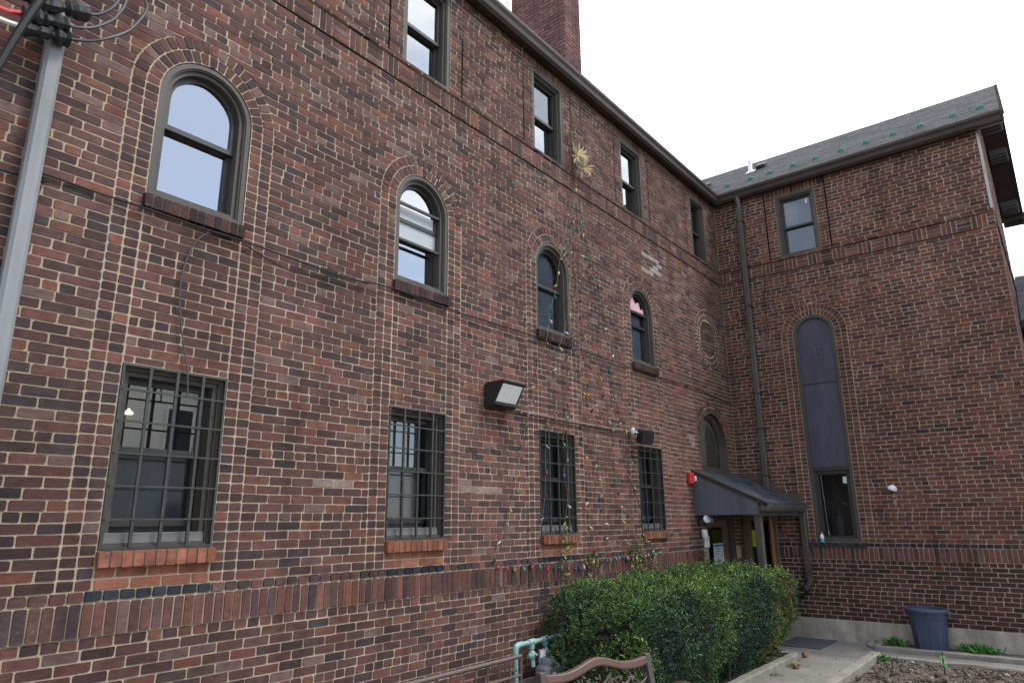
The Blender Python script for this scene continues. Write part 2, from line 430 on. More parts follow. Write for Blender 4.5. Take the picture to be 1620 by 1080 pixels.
PITCH = .2032
def lay_field(B, lo, hi, z0, z1, ncourse, zones, col, hdr, period=7, k0=0):
    h = (z1 - z0)/ncourse
    for k in range(ncourse):
        a, b = z0 + k*h, z0 + (k+1)*h
        head = (k + k0) % period == hdr
        for sg in intervals(lo, hi, a, b, zones):
            if head: lay_row(B, sg, a, b, PITCH/2, .03, col)
            else: lay_row(B, sg, a, b, PITCH, (k % 2)*PITCH/2 + (.02 if (k//2) % 3 else .05), col)

def arch_ring(B, c, zc, r0, r1, col, n, a0=0, a1=PI, noff=0., g=.005):
    for i in range(n):
        t0 = a0 + (a1-a0)*i/n; t1 = a0 + (a1-a0)*(i+1)/n
        ra, rb = r0 + g*.9, r1 - g*.9
        d0, d1 = g/ra, g/rb
        P = lambda r, t: (c + r*math.cos(t), zc + r*math.sin(t))
        tm = (t0+t1)/2
        B.add((P(ra, t0+d0), P(rb, t0+d1), P(rb, t1-d1), P(ra, t1-d0)), col(c + r0*math.cos(tm), zc + r0*math.sin(tm)), noff)

def column(B, x0, x1, z0, z1, n, col):
    h = (z1-z0)/n
    for k in range(n): B.rect(x0, x1, z0+k*h, z0+(k+1)*h, col((x0+x1)/2, z0+k*h), j=.0050)

def sheet(F, lo, hi, z0, z1, zones, n, name, m, parent, step=.0226, extra=None):
    """mortar bed with the real openings left out"""
    V = []; loops = []; cnt = []
    zs = sorted(set([z0, z1] + [z for Z in zones for z in (Z.z0, Z.z1) if not Z.full and z0 < z < z1]))
    full = []
    for a, b in zip(zs, zs[1:]):
        curved = any((Z.full or Z.arch) and Z.z1 - (Z.w if Z.full else 0) <= b and Z.z1 + Z.w >= a for Z in zones)
        k = max(1, round((b-a)/step)) if curved else 1
        full += [(a + (b-a)*i/k, a + (b-a)*(i+1)/k) for i in range(k)]
    for a, b in full:
        for g in intervals(lo, hi, a, b, zones):
            i = len(V); V += [(g[0], n, a), (g[2], n, a), (g[3], n, b), (g[1], n, b)]
            loops += [i, i+1, i+2, i+3]; cnt.append(4)
    V = np.array(V); W = np.stack(F(V[:, 0], V[:, 1], V[:, 2]), 1)
    return np_mesh(name, W, cnt, loops, m, parent)

def outline(c, w, z0, zs, arch, d=0., n=20):
    """window outline inset by d; zs is the springing (arch) or the head"""
    if arch: return [(c-w+d, z0+d), (c+w-d, z0+d)] + [(c + (w-d)*math.cos(PI*i/n), zs + (w-d)*math.sin(PI*i/n)) for i in range(n+1)]
    return [(c-w+d, z0+d), (c+w-d, z0+d), (c+w-d, zs-d), (c-w+d, zs-d)]

# ------------------------------------------------------------------ the building
bld = thing('brick_building', (0, 0, 0), 'dark red brick institutional building with arched windows and a short wing at the corner', 'building')
Z1, ZS0, ZS1, ZF, ZB0, ZB1, ZTOP = 0., .948, 1.151, 1.219, 6.119, 6.347, 8.0
BAYS = (-10.53, -8.165, -5.82, -3.42); HW = .376
GT, GB = 2.675, 1.457
MB0, MSP = 3.912, 4.79
TW = ((-10.53, .362), (-8.163, .362), (-5.84, .362), (-3.483, .366), (-.871, .33))
TB, TT = 6.392, 7.666
RING = .1016
SA0 = -15.2
def band_rows(B, lo, hi, zones, colf, F, tag_):
    # header course, soldier course, dark header course, basket-weave band, projecting course
    for sg in intervals(lo, hi, ZS0, ZS1, zones):
        lay_row(B, sg, ZS0, ZS1, .0712, .01, lambda s, z: col_sold(s, z) if s > -10.95 or tag_ == 'B' else col_dark(s, z), .012, jit=.003)
    z = ZB0; s = lo; k = 0; h = (ZB1 - ZB0)
    while s < hi - .05:
        e = min(hi, s + .213)
        if k % 2 == 0:
            for i in range(3): B.rect(s + (e-s)*i/3, s + (e-s)*(i+1)/3, z+.018, z+h, colf(s, 6.2), .016)
        else:
            for i in range(3): B.rect(s, e, z+.018+(h-.018)*i/3, z+.018+(h-.018)*(i+1)/3, colf(s, 6.2), .016)
        s = e; k += 1
    for sg in intervals(lo, hi, ZB1+.018, TB+.012, []):
        lay_row(B, sg, ZB1+.014, TB+.01, PITCH, .07, colf, .03)

# ---- long wing
BA = Bricks(FA)
zonesA = [Zone(c, HW + 2*RING + .003, ZF, MSP, True) for c in BAYS]
zonesA += [Zone(c, w, TB, TT) for c, w in TW]
for c, w in TW:
    zonesA += [Zone(c - .565, .008, TB, ZTOP), Zone(c + .565, .008, TB, ZTOP)] if c < -1 else [Zone(c - .565, .008, TB, ZTOP)]
DC, DR, DSP = -.965, .605, 2.85
zonesA += [Zone(DC, DR + 2*RING, -.4, DSP, True), Zone(-.85, .56, 0, 4.855, full=True)]
lay_field(BA, SA0, -.004, Z1, ZS0, 14, zonesA, col_A, 6)
for sg in intervals(SA0, -.004, ZS1, ZF, zonesA[9+len(TW)*1-5:] if False else [zonesA[-2]]):
    def hd(s, z):
        for c in BAYS[:3]:
            if abs(s - c) < HW: return col_black()
        return col_dark(s, z) if RNG.random() < .7 or s < -8 else col_A(s, z)
    lay_row(BA, sg, ZS1, ZF, PITCH/2, .03, hd, .008)
lay_field(BA, SA0, -.004, ZF, ZB0, 72, zonesA, col_A, 6)
# the wall above the band, soldiers over the top-floor windows
sold_z = [Zone(c, .557, TT, ZTOP) for c, w in TW if c < -1] + [Zone(-.871, .557, TT, ZTOP)]
lay_field(BA, SA0, -.004, TB + .006, ZTOP, 24, zonesA + sold_z, col_A, 3)
for c, w in TW:
    hi = min(c + .555, -.01)
    lay_row(BA, (c-.555, c-.555, hi, hi), TT, TT+.2, .0712, .02, col_A, 0.)
    lay_row(BA, (c-.555, c-.555, hi, hi), TT+.2, TT+.268, PITCH, .02, col_A, 0.)
    lay_row(BA, (c-.555, c-.555, hi, hi), TT+.268, ZTOP, PITCH, .12, col_A, 0.)
band_rows(BA, SA0, -.004, [zonesA[-2]], col_A, FA, 'A')
NCOL = 52
for c in BAYS:
    cf = (lambda s, z: col_dark(s, z) if RNG.random() < .3 else col_A(s, z)) if c < -9 else col_A
    for sg in (-1, 1):
        for i in range(2):
            a, b = c + sg*(HW + i*RING + .003), c + sg*(HW + (i+1)*RING + .003)
            column(BA, min(a, b), max(a, b), ZF, MSP, NCOL, cf)
    arch_ring(BA, c, MSP, HW+.003, HW+RING+.003, cf, 19); arch_ring(BA, c, MSP, HW+RING+.003, HW+2*RING+.003, cf, 23, noff=.004)
    h = (MSP-ZF)/NCOL
    k0 = math.ceil((GT - ZF)/h); k1 = int((MB0 - .1 - ZF)/h)
    for k in range(k0-1, k1+1):
        a, b = max(GT+.004, ZF+k*h), min(MB0-.095, ZF+(k+1)*h)
        if b - a < .02: continue
        if k % 7 == 4: lay_row(BA, (c-HW, c-HW, c+HW, c+HW), a, b, RING, c, cf)
        else: lay_row(BA, (c-HW, c-HW, c+HW, c+HW), a, b, PITCH, c + (k % 2)*RING, (lambda s, z: col_A(-2.5, 2)) if k < k0+1 else cf)
    newc = col_new if c < -5 else (lambda s, z: col_A(-2.5, 1.5))
    for k in range(2): lay_row(BA, (c-HW, c-HW, c+HW, c+HW), ZF+k*.0675, ZF+(k+1)*.0675, PITCH, c + .05 + k*RING, newc)
# door arch, medallion
for sg in (-1, 1):
    for i in range(2):
        a, b = DC + sg*(DR + i*RING), DC + sg*(DR + (i+1)*RING)
        column(BA, min(a, b), max(a, b), 0, DSP, 42, col_A)
arch_ring(BA, DC, DSP, DR, DR+RING, col_A, 28); arch_ring(BA, DC, DSP, DR+RING, DR+2*RING, col_A, 32)
MC, MZ = -.85, 4.855
arch_ring(BA, MC, MZ, .46, .56, col_A, 46, 0, 2*PI, g=.0085); arch_ring(BA, MC, MZ, .36, .46, col_A, 38, 0, 2*PI, g=.0085)
rows = [(-.352, -.284), (-.284, -.216), (-.216, -.148), (-.148, -.08), (-.08, .12), (.12, .188), (.188, .256), (.256, .324)]
for i, (a, b) in enumerate(rows):
    w0, w1 = circ(0, 0, .355, a), circ(0, 0, .355, b)
    sold = i == 4
    if sold: w0 = w1 = min(w0, w1)
    lay_row(BA, (MC-w0, MC-w1, MC+w0, MC+w1), MZ+a, MZ+b, .0712 if sold else PITCH, MC + (i % 2)*RING, col_A)
wallA = BA.build('wall', bld, M['brick'])
tag(wallA, 'long wall of mottled purple and red brick with arches, soldier course and basket weave band')
openA = [Zone(c, HW, GB, GT) for c in BAYS] + [Zone(c, HW, MB0, MSP, True) for c in BAYS] + [Zone(c, w, TB, TT) for c, w in TW] + [Zone(DC, DR, -.4, DSP, True)]
for c, w in TW: openA += [Zone(c - .565, .0135, TB+.02, ZTOP)] + ([Zone(c + .565, .0135, TB+.02, ZTOP)] if c < -1 else [])
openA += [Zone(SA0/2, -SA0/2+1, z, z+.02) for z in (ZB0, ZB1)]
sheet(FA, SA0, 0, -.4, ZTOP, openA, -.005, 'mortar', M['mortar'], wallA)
b = MB(FA); b.box(SA0, 0, -.007, .024, ZB1+.018, TB+.004); b.build('mortar', M['mortar'], wallA)
b = MB(FA); b.box(SA0, 0, -.007, .0105, ZB0+.02, ZB1-.002); b.build('mortar', M['mortar'], wallA)
for z in (ZB0, ZB1): b = MB(FA); b.box(SA0, 0, -.12, -.09, z-.03, z+.05); b.build('groove_shade_backing', M['room'], wallA)  # near-black strips put in as the band's shadow lines
b = MB(FA); b.box(SA0, DC-DR, -.007, .004, ZS0+.004, ZS1-.004); b.build('mortar', M['mortar'], wallA)
b = MB(FA); b.box(DC+DR, 0, -.007, .004, ZS0+.004, ZS1-.004)
b.build('mortar', M['mortar'], wallA)
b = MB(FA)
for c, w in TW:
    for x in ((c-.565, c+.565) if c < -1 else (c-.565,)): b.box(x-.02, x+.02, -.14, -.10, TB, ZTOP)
b.build('groove_shade_backing', M['room'], wallA)
# grey caulk in old joints, white efflorescence zigzag
for x, z0, z1 in ((-11.108, 3.0, 3.62), (-10.075, 2.75, 3.55), (-9.98, 2.3, 2.85), (-10.91, .62, 1.2)):
    z = z0; b = MB(FA)
    while z < z1:
        b.box(x-.007+U(-.002, .002), x+.007+U(-.002, .003), -.009, -.0035, z, z+.067); z += .067
    b.build('caulk_joint', M['caulk'], wallA)
b = MB(FA)
for k in range(11):
    x, z = -3.40 - k*.0585, 6.02 - k*.0681
    b.box(x-.06, x+.006, -.009, -.002, z-.006, z+.006); b.box(x-.066, x-.055, -.009, -.002, z-.07, z+.004)
for k in range(6):
    x, z = -3.12 + k*.07, 5.76 - k*.04
    b.box(x-.09, x+.09, -.009, -.003, z-.006, z+.006); b.box(x-.005, x+.006, -.009, -.003, z-.06, z)
b.build('efflorescence', M['stone_pale'], wallA)

# ---- short wing
BBk = Bricks(FB); TE = 4.585
BW, BWZ0, BWS = (1.632, .356), 1.223, 4.85
TBw = (1.589, .366)
zonesB = [Zone(BW[0], BW[1] + 2*RING + .003, ZF, BWS, True), Zone(TBw[0], TBw[1], TB, TT), Zone(TBw[0]-.57, .008, TB, ZTOP), Zone(TBw[0]+.55, .008, TB, ZTOP), Zone(.33, .31, -.4, 1.66)]
lay_field(BBk, .004, TE, Z1, ZS0, 14, zonesB, col_B, 6)
for sg in intervals(.004, TE, ZS1, ZF, [zonesB[-1]]): lay_row(BBk, sg, ZS1, ZF, RING, .03, lambda s, z: col_black() if RNG.random() < .75 else col_dark(s, z), .008)
lay_field(BBk, .004, TE, ZF, ZB0, 72, zonesB, col_B, 6)
lay_field(BBk, .004, TE, TB+.006, ZTOP, 24, zonesB + [Zone(TBw[0], .54, TT, ZTOP)], col_B, 3)
x0, x1 = TBw[0]-.545, TBw[0]+.54
for a, c_, p in ((TT, TT+.2, .0712), (TT+.2, TT+.268, PITCH), (TT+.268, ZTOP, PITCH)): lay_row(BBk, (x0, x0, x1, x1), a, c_, p, .02, col_B)
band_rows(BBk, .004, TE, [zonesB[-1]], lambda s, z: col_B(s, z), FB, 'B')
for sg in (-1, 1):
    for i in range(2):
        a, c_ = BW[0] + sg*(BW[1] + i*RING + .003), BW[0] + sg*(BW[1] + (i+1)*RING + .003)
        column(BBk, min(a, c_), max(a, c_), ZF, BWS, 53, col_B)
arch_ring(BBk, BW[0], BWS, BW[1]+.003, BW[1]+RING+.003, col_B, 19); arch_ring(BBk, BW[0], BWS, BW[1]+RING+.003, BW[1]+2*RING+.003, col_B, 23, noff=.004)
wallB = BBk.build('wall', bld, M['brick'])
tag(wallB, 'short wing wall of redder brick beside the inside corner')
openB = [Zone(BW[0], BW[1], BWZ0, BWS, True), Zone(TBw[0], TBw[1], TB, TT), Zone(.33, .31, -.4, 1.66), Zone(TBw[0]-.57, .0135, TB+.02, ZTOP), Zone(TBw[0]+.55, .0135, TB+.02, ZTOP)]
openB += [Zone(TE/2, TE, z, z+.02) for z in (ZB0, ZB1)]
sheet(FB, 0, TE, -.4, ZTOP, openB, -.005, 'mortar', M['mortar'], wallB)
b = MB(FB); b.box(0, TE, -.007, .024, ZB1+.018, TB+.004); b.build('mortar', M['mortar'], wallB)
b = MB(FB); b.box(0, TE, -.007, .0105, ZB0+.02, ZB1-.002); b.build('mortar', M['mortar'], wallB)
for z in (ZB0, ZB1): b = MB(FB); b.box(0, TE, -.12, -.09, z-.03, z+.05); b.build('groove_shade_backing', M['room'], wallB)  # shadow lines of the band as near-black strips, short wing
b = MB(FB); b.box(.64, TE, -.007, .004, ZS0+.004, ZS1-.004)
b.build('mortar', M['mortar'], wallB)
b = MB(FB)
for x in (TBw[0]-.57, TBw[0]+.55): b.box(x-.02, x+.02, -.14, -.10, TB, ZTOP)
b.build('groove_shade_backing', M['room'], wallB)
# gable end
RX, RZ, SL = 2.35, 9.78, .727
def roof_z(x): return 8.0 + (x + .1)*SL if x <= RX else RZ - (x - RX)*SL
BC = Bricks(FC)
h = .0677
for k in range(int(9.6/h)):
    a, c_ = k*h, (k+1)*h
    if ZB0 < a+.03 < TB: nn = .02
    else: nn = 0.
    l = 0. if c_ < 7.95 else (c_ - 8.0)/SL
    r = 4.7 - l
    if r - l > .2: lay_row(BC, (l, l, r, r), a, c_, PITCH, (k % 2)*RING, lambda s, z: tuple(np.array(col_A(s-8, z))*1.15), nn)
wallC = BC.build('wall', bld, M['brick']); tag(wallC, 'gable end wall of the short wing, seen almost edge on')
b = MB(FC); b.prism([(.015, -.4), (4.7, -.4), (4.7, 7.95), (2.35, 9.66), (.015, 7.95)], -.0075, -.2); b.build('mortar', M['mortar'], wallC)
b = MB(FC); b.box(-.012, .0, -.035, .006, 6.42, 7.93); b.build('sunlit_edge_strip', M['stone_pale'], wallC)  # pale strip painting the sunlit edge of the gable face
# plinths
b = MB(FA); b.box(SA0, DC-DR, -.1, .018, -.6, 0); b.build('plinth', M['plinth'], bld)
bm = bmesh.new(); bmesh.ops.create_grid(bm, x_segments=60, y_segments=4, size=.5)
b = MB(FB)
def pl(t, n, z): return (t, n + .004*math.sin(t*9)+.003*math.sin(t*23+z*9), z)
zs = [-.6, -.34, -.22, -.1, -.012, 0.0]
T = [.64 + (TE-.64)*i/60 for i in range(61)]
for i in range(60):
    for j in range(5):
        b.quad([pl(T[i], .03-.002*j, zs[j]), pl(T[i+1], .03-.002*j, zs[j]), pl(T[i+1], .03-.002*(j+1), zs[j+1]), pl(T[i], .03-.002*(j+1), zs[j+1])])
    b.quad([pl(T[i], .02, 0), pl(T[i+1], .02, 0), pl(T[i+1], -.02, .001), pl(T[i], -.02, .001)])
bm.free()
b.build('plinth', M['plinth'], bld, recalc=False)
b = MB(FC); b.box(-.02, 4.7, -.1, .02, -.6, 0); b.build('plinth', M['plinth'], bld)

# ---- sills of projecting rowlock brick
def rowlock(F, parent, c, w, z0, z1, n, colf, proud):
    B = Bricks(F)
    for i in range(n):
        x0 = c - w + 2*w*i/n; x1 = c - w + 2*w*(i+1)/n
        B.add(((x0+.004, z0+U(-.002, .002)), (x1-.004, z0+U(-.002, .002)), (x1-.004, z1), (x0+.004, z1)), colf(c, z0), proud + U(-.002, .002))
    o = B.build('sill', parent, M['brick'], .8, base=-.05)
    b = MB(F); b.box(c-w+.006, c+w-.006, -.05, proud-.006, z0+.006, z1-.003); b.build('sill_mortar', M['mortar_dark'], o)
    return o

# ---- windows
def reveal(F, parent, ol, m, depth=-.22, front=-.006):
    b = MB(F); k = len(ol)
    A = [b.vert(x, front, z) for x, z in ol]; D = [b.vert(x, depth, z) for x, z in ol]
    for i in range(k): b.face(A[i], A[(i+1) % k], D[(i+1) % k], D[i])
    b.build('reveal', m, parent, recalc=False)
def window(F, c, w, z0, z1, arch, glass_u, glass_l, blind, d_case=-.012, casing=.05, inset=.085, midf=.47, sash_n=-.10, blind_n=-.182, extra=None, lower_raise=0.):
    """z1 is springing for arched windows, head otherwise"""
    top = z1 + w if arch else z1
    ol = lambda d: outline(c, w, z0, z1, arch, d)
    b = MB(F)
    b.ring(ol(.004), ol(casing), d_case, d_case-.10)
    b.ring(ol(casing), ol(casing+.012), d_case-.012, d_case-.12)
    b.ring(ol(casing+.012), ol(inset), d_case-.035, d_case-.14)
    win = b.build('window', M['taupe'], bld)
    reveal(F, win, ol(0), M['trim_dark'])
    zm = z0 + (top - z0)*midf
    s = MB(F)                                   # upper sash (outer), lower sash (inner)
    d = inset; r = .038
    if arch:
        up_o = [(c-w+d, zm), (c+w-d, zm)] + [(c + (w-d)*math.cos(PI*i/20), z1 + (w-d)*math.sin(PI*i/20)) for i in range(21)]
        up_i = [(c-w+d+r, zm+.04), (c+w-d-r, zm+.04)] + [(c + (w-d-r)*math.cos(PI*i/20), z1 + (w-d-r)*math.sin(PI*i/20)) for i in range(21)]
    else:
        up_o = [(c-w+d, zm), (c+w-d, zm), (c+w-d, z1-d), (c-w+d, z1-d)]
        up_i = [(c-w+d+r, zm+.04), (c+w-d-r, zm+.04), (c+w-d-r, z1-d-r), (c-w+d+r, z1-d-r)]
    s.ring(up_o, up_i, sash_n, sash_n-.035)
    zl = z0 + lower_raise
    lo_o = [(c-w+d, zl+d*.6), (c+w-d, zl+d*.6), (c+w-d, zm+.035), (c-w+d, zm+.035)]
    lo_i = [(c-w+d+r, zl+d*.6+.05), (c+w-d-r, zl+d*.6+.05), (c+w-d-r, zm-.005), (c-w+d+r, zm-.005)]
    s.ring(lo_o, lo_i, sash_n-.04, sash_n-.075)
    s.build('sash', M['dark_sash'], win)
    g = MB(F); i = [g.vert(x, sash_n-.02, z) for x, z in up_i]; g.face(*i); g.build('pane', glass_u, win, recalc=False)
    g = MB(F); i = [g.vert(x, sash_n-.06, z) for x, z in lo_i]; g.face(*i); g.build('pane', glass_l, win, recalc=False)
    g = MB(F); i = [g.vert(x, blind_n, z) for x, z in ol(.02)]; g.face(*i); g.build('blind', blind, win, recalc=False)
    return win

def security_bars(F, win, c, w, z0, z1, nv=3, nh=5):
    b = MB(F); t = .011
    ol = outline(c, w, z0, z1, False, 0.002); il = outline(c, w, z0, z1, False, .018)
    b.ring(ol, il, .006, -.012)
    for i in range(nv):
        x = c - w + 2*w*(i+1)/(nv+1) ; b.box(x-t*.9, x+t*.9, -.006, .012, z0+.012, z1-.012)
    for i in range(nh):
        z = z0 + (z1-z0)*(i+.9)/(nh+.75); b.box(c-w+.012, c+w-.012, -.004+.009, .017, z-.006, z+.006)
    b.build('security_bars', M['iron'], win)

M['glass_gf'] = glass_mat('ground_floor_glass', (.7,.74,.76), 2.7, .01, 0.)
GU = [('glass_gf', 'blind_dark'), ('glass', 'blind_grey'), ('glass_dull', 'blind_dark'), ('glass_dull', 'blind_dark')]
for i, c in enumerate(BAYS):
    # ground floor, barred
    wn = window(FA, c, HW, GB, GT, False, M[GU[i][0]], M['glass_dull'], M[GU[i][1]], d_case=-.03, casing=.03, inset=.075, midf=.52, sash_n=-.15, blind_n=-.27, lower_raise=.1)
    b = MB(FA); b.bbox(c-HW+.04, c+HW-.04, -.2, -.05, GB+.005, GB+.105, .006); b.build('sill_board', M['steel_grey'], wn)
    security_bars(FA, wn, c, HW, GB, GT)
    rowlock(FA, wn, c+.005, HW+.012, 1.352, 1.453, 11, col_new if i < 3 else (lambda s, z: tuple(np.array(col_new())*.8)), .045)
    # first floor, arched
    gu, bl = (('glass_sky', 'room'), ('glass_sky', 'blind_pale'), ('glass', 'blind_blue'), ('glass', 'blind_blue'))[i]
    wn = window(FA, c, HW, MB0, MSP, True, M[gu], M[gu], M[bl], midf=.5 if i != 1 else .56, casing=.042)
    rowlock(FA, wn, c-.008, HW+.016, 3.806, 3.909, 12, lambda s, z: tuple(np.array(col_dark(s, z))*.7), .045)
    if i == 1:                                   # storm sash rails
        for z in (4.8, 4.4): b = MB(FA); b.box(c-HW+.06, c+HW-.06, -.085, -.055, z-.012, z+.012); b.build('storm_rail', M['dark_sash'], wn)
        g = MB(FA); g.quad([(c-HW+.09, -.118, 4.42), (c+HW-.09, -.118, 4.42), (c+HW-.09, -.118, 4.79), (c-HW+.09, -.118, 4.79)]); g.build('plastic_film', M['blind_pale'], wn)
    if i == 3:
        b = MB(FA); pts = [(c-.28, 4.8), (c+.26, 4.78), (c+.24, 4.9), (c+.15, 4.86), (c+.1, 4.98), (c-.02, 4.93), (c-.1, 5.04), (c-.18, 4.98), (c-.27, 5.0)]
        b.prism(pts, -.1, -.108); b.build('pink_rag', M['pink'], wn)
        b = MB(FA); b.box(c-HW+.07, c+HW-.07, -.1, -.07, 4.75, 4.79); b.build('storm_rail', M['dark_sash'], wn)
for i, (c, w) in enumerate(TW):
    gu, gl, bl = (('glass_sky', 'glass_sky', 'room'), ('glass_sky', 'glass_sky', 'room'), ('glass', 'glass_sky', 'blind_blue'), ('glass_sky', 'glass_sky', 'room'), ('glass', 'glass', 'blind_dark'))[i]
    window(FA, c, w, TB, TT, False, M[gu], M[gl], M[bl], casing=.05)
wn = window(FB, TBw[0], TBw[1], TB, TT, False, M['glass'], M['glass'], M['blind_grey'], casing=.05)
b = MB(FB); b.box(TBw[0]+.16, TBw[0]+.2, -.11, -.108, 7.42, 7.52); b.build('sticker', M['paper'], wn)
# tall stair window: two tinted panels over a small clear window
c, w = BW
b = MB(FB); b.ring(outline(c, w, BWZ0, BWS, True, .004), outline(c, w, BWZ0, BWS, True, .05), -.012, -.16); b.ring(outline(c, w, BWZ0, BWS, True, .05), outline(c, w, BWZ0, BWS, True, .066), -.03, -.16)
tall = b.build('window', M['taupe'], bld); reveal(FB, tall, outline(c, w, BWZ0, BWS, True), M['trim_dark'])
iw = w - .066
b = MB(FB); pts = [(c-iw, 3.965), (c+iw, 3.965)] + [(c + iw*math.cos(PI*i/20), BWS + iw*math.sin(PI*i/20)) for i in range(21)]
b.prism(pts, -.06, -.07); b.build('panel', M['panel_blue'], tall)
b = MB(FB); b.bbox(c-iw, c+iw, -.07, -.045, 2.47, 3.935, .006); b.build('panel', M['panel_blue'], tall)
b = MB(FB); b.bbox(c-iw, c+iw, -.1, -.042, 3.935, 3.965, .004); b.bbox(c-iw, c+iw, -.1, -.035, 2.41, 2.468, .004); b.build('rail', M['dark_sash'], tall)
b = MB(FB); b.ring(outline(c, iw, 1.26, 2.41, False, 0), outline(c, iw, 1.26, 2.41, False, .055), -.07, -.12); b.ring(outline(c, iw, 1.26, 2.41, False, .055), outline(c, iw, 1.26, 2.41, False, .065), -.08, -.12)
b.build('sash', M['dark_sash'], tall)
g = MB(FB); g.quad([(c-iw+.06, -.1, 1.32), (c+iw-.06, -.1, 1.32), (c+iw-.06, -.1, 2.35), (c-iw+.06, -.1, 2.35)]); g.build('pane', M['glass_dull'], tall)
g = MB(FB); g.box(c-w, c+w, -.5, -.45, 1.2, 2.5); g.build('room_back', M['room'], tall)
b = MB(FB); b.box(c+.16, c+.23, -.099, -.097, 2.19, 2.3); b.build('sticker', M['paper'], tall)
b = MB(FB); b.tube(smooth_path([(c+.02, -.2, 1.62), (c+.02, -.2, 1.78), (c+.09, -.2, 1.86), (c+.17, -.2, 1.8), (c+.19, -.2, 1.66)], 5), .011, 8); b.box(c-.03, c+.07, -.24, -.16, 1.32, 1.64); b.build('tap', M['black_metal'], tall)
b = MB(FB); b.tube([(c-iw+.1, -.095, 2.33), (c-iw+.12, -.092, 1.45), (c-iw+.125, -.092, 1.34)], [.0025, .0025, .009], 6); b.build('blind_cord', M['galv'], tall)
for pts in ([(c-.02, 4.4), (c+.07, 4.4), (c+.07, 4.62), (c-.02, 4.62)], [(c+.0, 4.15), (c+.09, 4.15), (c+.09, 4.34), (c+.0, 4.34)]):
    b = MB(FB); q = [(pts[0][0]+.008, pts[0][1]+.008), (pts[1][0]-.008, pts[1][1]+.008), (pts[2][0]-.008, pts[2][1]-.008), (pts[3][0]+.008, pts[3][1]-.008)]
    b.ring(pts, q, -.0585, -.0605); b.build('sticker', M['slate_panel'] if pts[0][1] > 4.3 else M['panel_blue'], tall)
rowlock(FB, tall, c-.05, w+.13, 1.152, 1.219, 9, col_black, .04)

# ---- entrance under the canopy: door in the long wing, side light in the short wing
ol = outline(DC, DR, -.38, DSP, True)
b = MB(FA); b.ring(outline(DC, DR, 2.43, DSP, True, .004), outline(DC, DR, 2.43, DSP, True, .06), -.09, -.2); b.ring(outline(DC, DR, 2.43, DSP, True, .06), outline(DC, DR, 2.43, DSP, True, .085), -.11, -.2)
fan = b.build('window', M['taupe'], bld); fan['label'] = 'half round fanlight above the porch roof'
reveal(FA, fan, ol, M['trim_dark'], -.3)
g = MB(FA); i = [g.vert(x, -.14, z) for x, z in outline(DC, DR, 2.43, DSP, True, .08)]; g.face(*i); g.build('pane', M['glass'], fan, recalc=False)
g = MB(FA); i = [g.vert(x, -.165, z) for x, z in outline(DC, DR, 2.43, DSP, True, .0)]; g.face(*i); g.build('blind', M['reflect_tan'], fan, recalc=False)  # tan sheet behind the pane, its pale reflection put in as colour
g = MB(FA); i = [g.vert(x, -.16, z) for x, z in [(DC+.0, 2.52), (DC+.5, 2.52), (DC+.45, 3.0), (DC+.3, 3.2), (DC+.1, 3.3), (DC, 3.1)]]; g.face(*i); g.build('blind', M['wood_tan'], fan, recalc=False)  # smaller tan patch of the same painted reflection
b = MB(FA); b.box(DC-DR, DC+DR, -.25, -.06, 1.72, 2.43)
b.bbox(DC-DR, DC-DR+.07, -.25, -.03, -.36, 1.72, .006); b.bbox(DC+DR-.07, DC+DR, -.25, -.03, -.36, 1.72, .006); b.bbox(DC-DR+.07, DC+DR-.07, -.25, -.04, 1.6, 1.719, .006)
door = b.build('door', M['trim_dark'], bld)
b = MB(FA); o1 = outline(DC, DR-.075, -.33, 1.595, False); i1 = [(DC-.33, -.1), (DC+.33, -.1), (DC+.33, 1.48), (DC-.33, 1.48)]
b.ring(o1, i1, -.11, -.16); b.build('door_leaf', M['wood_dark'], door)
g = MB(FA); g.quad([(DC-.34, -.135, -.12), (DC+.34, -.135, -.12), (DC+.34, -.135, 1.5), (DC-.34, -.135, 1.5)]); g.build('pane', M['glass_dull'], door)
g = MB(FA); g.box(DC-.6, DC-.05, -.75, -.7, -.3, 1.7); g.m = 1; g.box(DC-.05, DC+.6, -.85, -.8, -.3, 1.7); g.build('hall', [M['wood_tan'], M['room']], door)
b = MB(FA); b.tube([(DC+.38, -.06, .55), (DC+.38, -.06, .85)], .012, 8); b.box(DC+.37, DC+.39, -.12, -.06, .56, .575); b.box(DC+.37, DC+.39, -.12, -.06, .825, .84); b.build('door_handle', M['galv'], door)
b = MB(FB); b.bbox(.02, .15, -.1, .045, -.36, 1.66, .006); b.bbox(.57, .64, -.1, .045, -.36, 1.66, .006); b.box(.15, .57, -.1, .03, 1.58, 1.66)
sl = b.build('side_light', M['wood_dark'], bld)
g = MB(FB); g.quad([(.15, -.06, -.33), (.57, -.06, -.33), (.57, -.06, 1.58), (.15, -.06, 1.58)]); g.build('pane', M['glass_dull'], sl)
g = MB(FB); g.box(.1, .6, -.6, -.55, -.4, 1.7); g.build('room_back', M['room'], sl)
nt_ = MB(FB); nt_.box(.152, .34, -.055, -.05, 1.13, 1.42)
o = nt_.build('notice', M['yellow']); tag(o, 'plain yellow notice on the dark side light under the porch', 'notice')
b = MB(FA); X0, X1, Zp0, Zp1 = -1.05, -.62, .87, 1.21
b.box(X0, X1, -.131, -.128, Zp0, Zp1); b.m = 1; b.box(X0+.02, X1-.02, -.1279, -.127, Zp1-.06, Zp1-.012); b.m = 2
for r in range(6):
    x = X0 + .04
    while x < X1 - .06:
        wdt = U(.015, .05)
        if random.random() < .75: b.box(x, x+wdt, -.1279, -.127, Zp1-.1-r*.04, Zp1-.085-r*.04+U(0, .012))
        x += wdt + .025
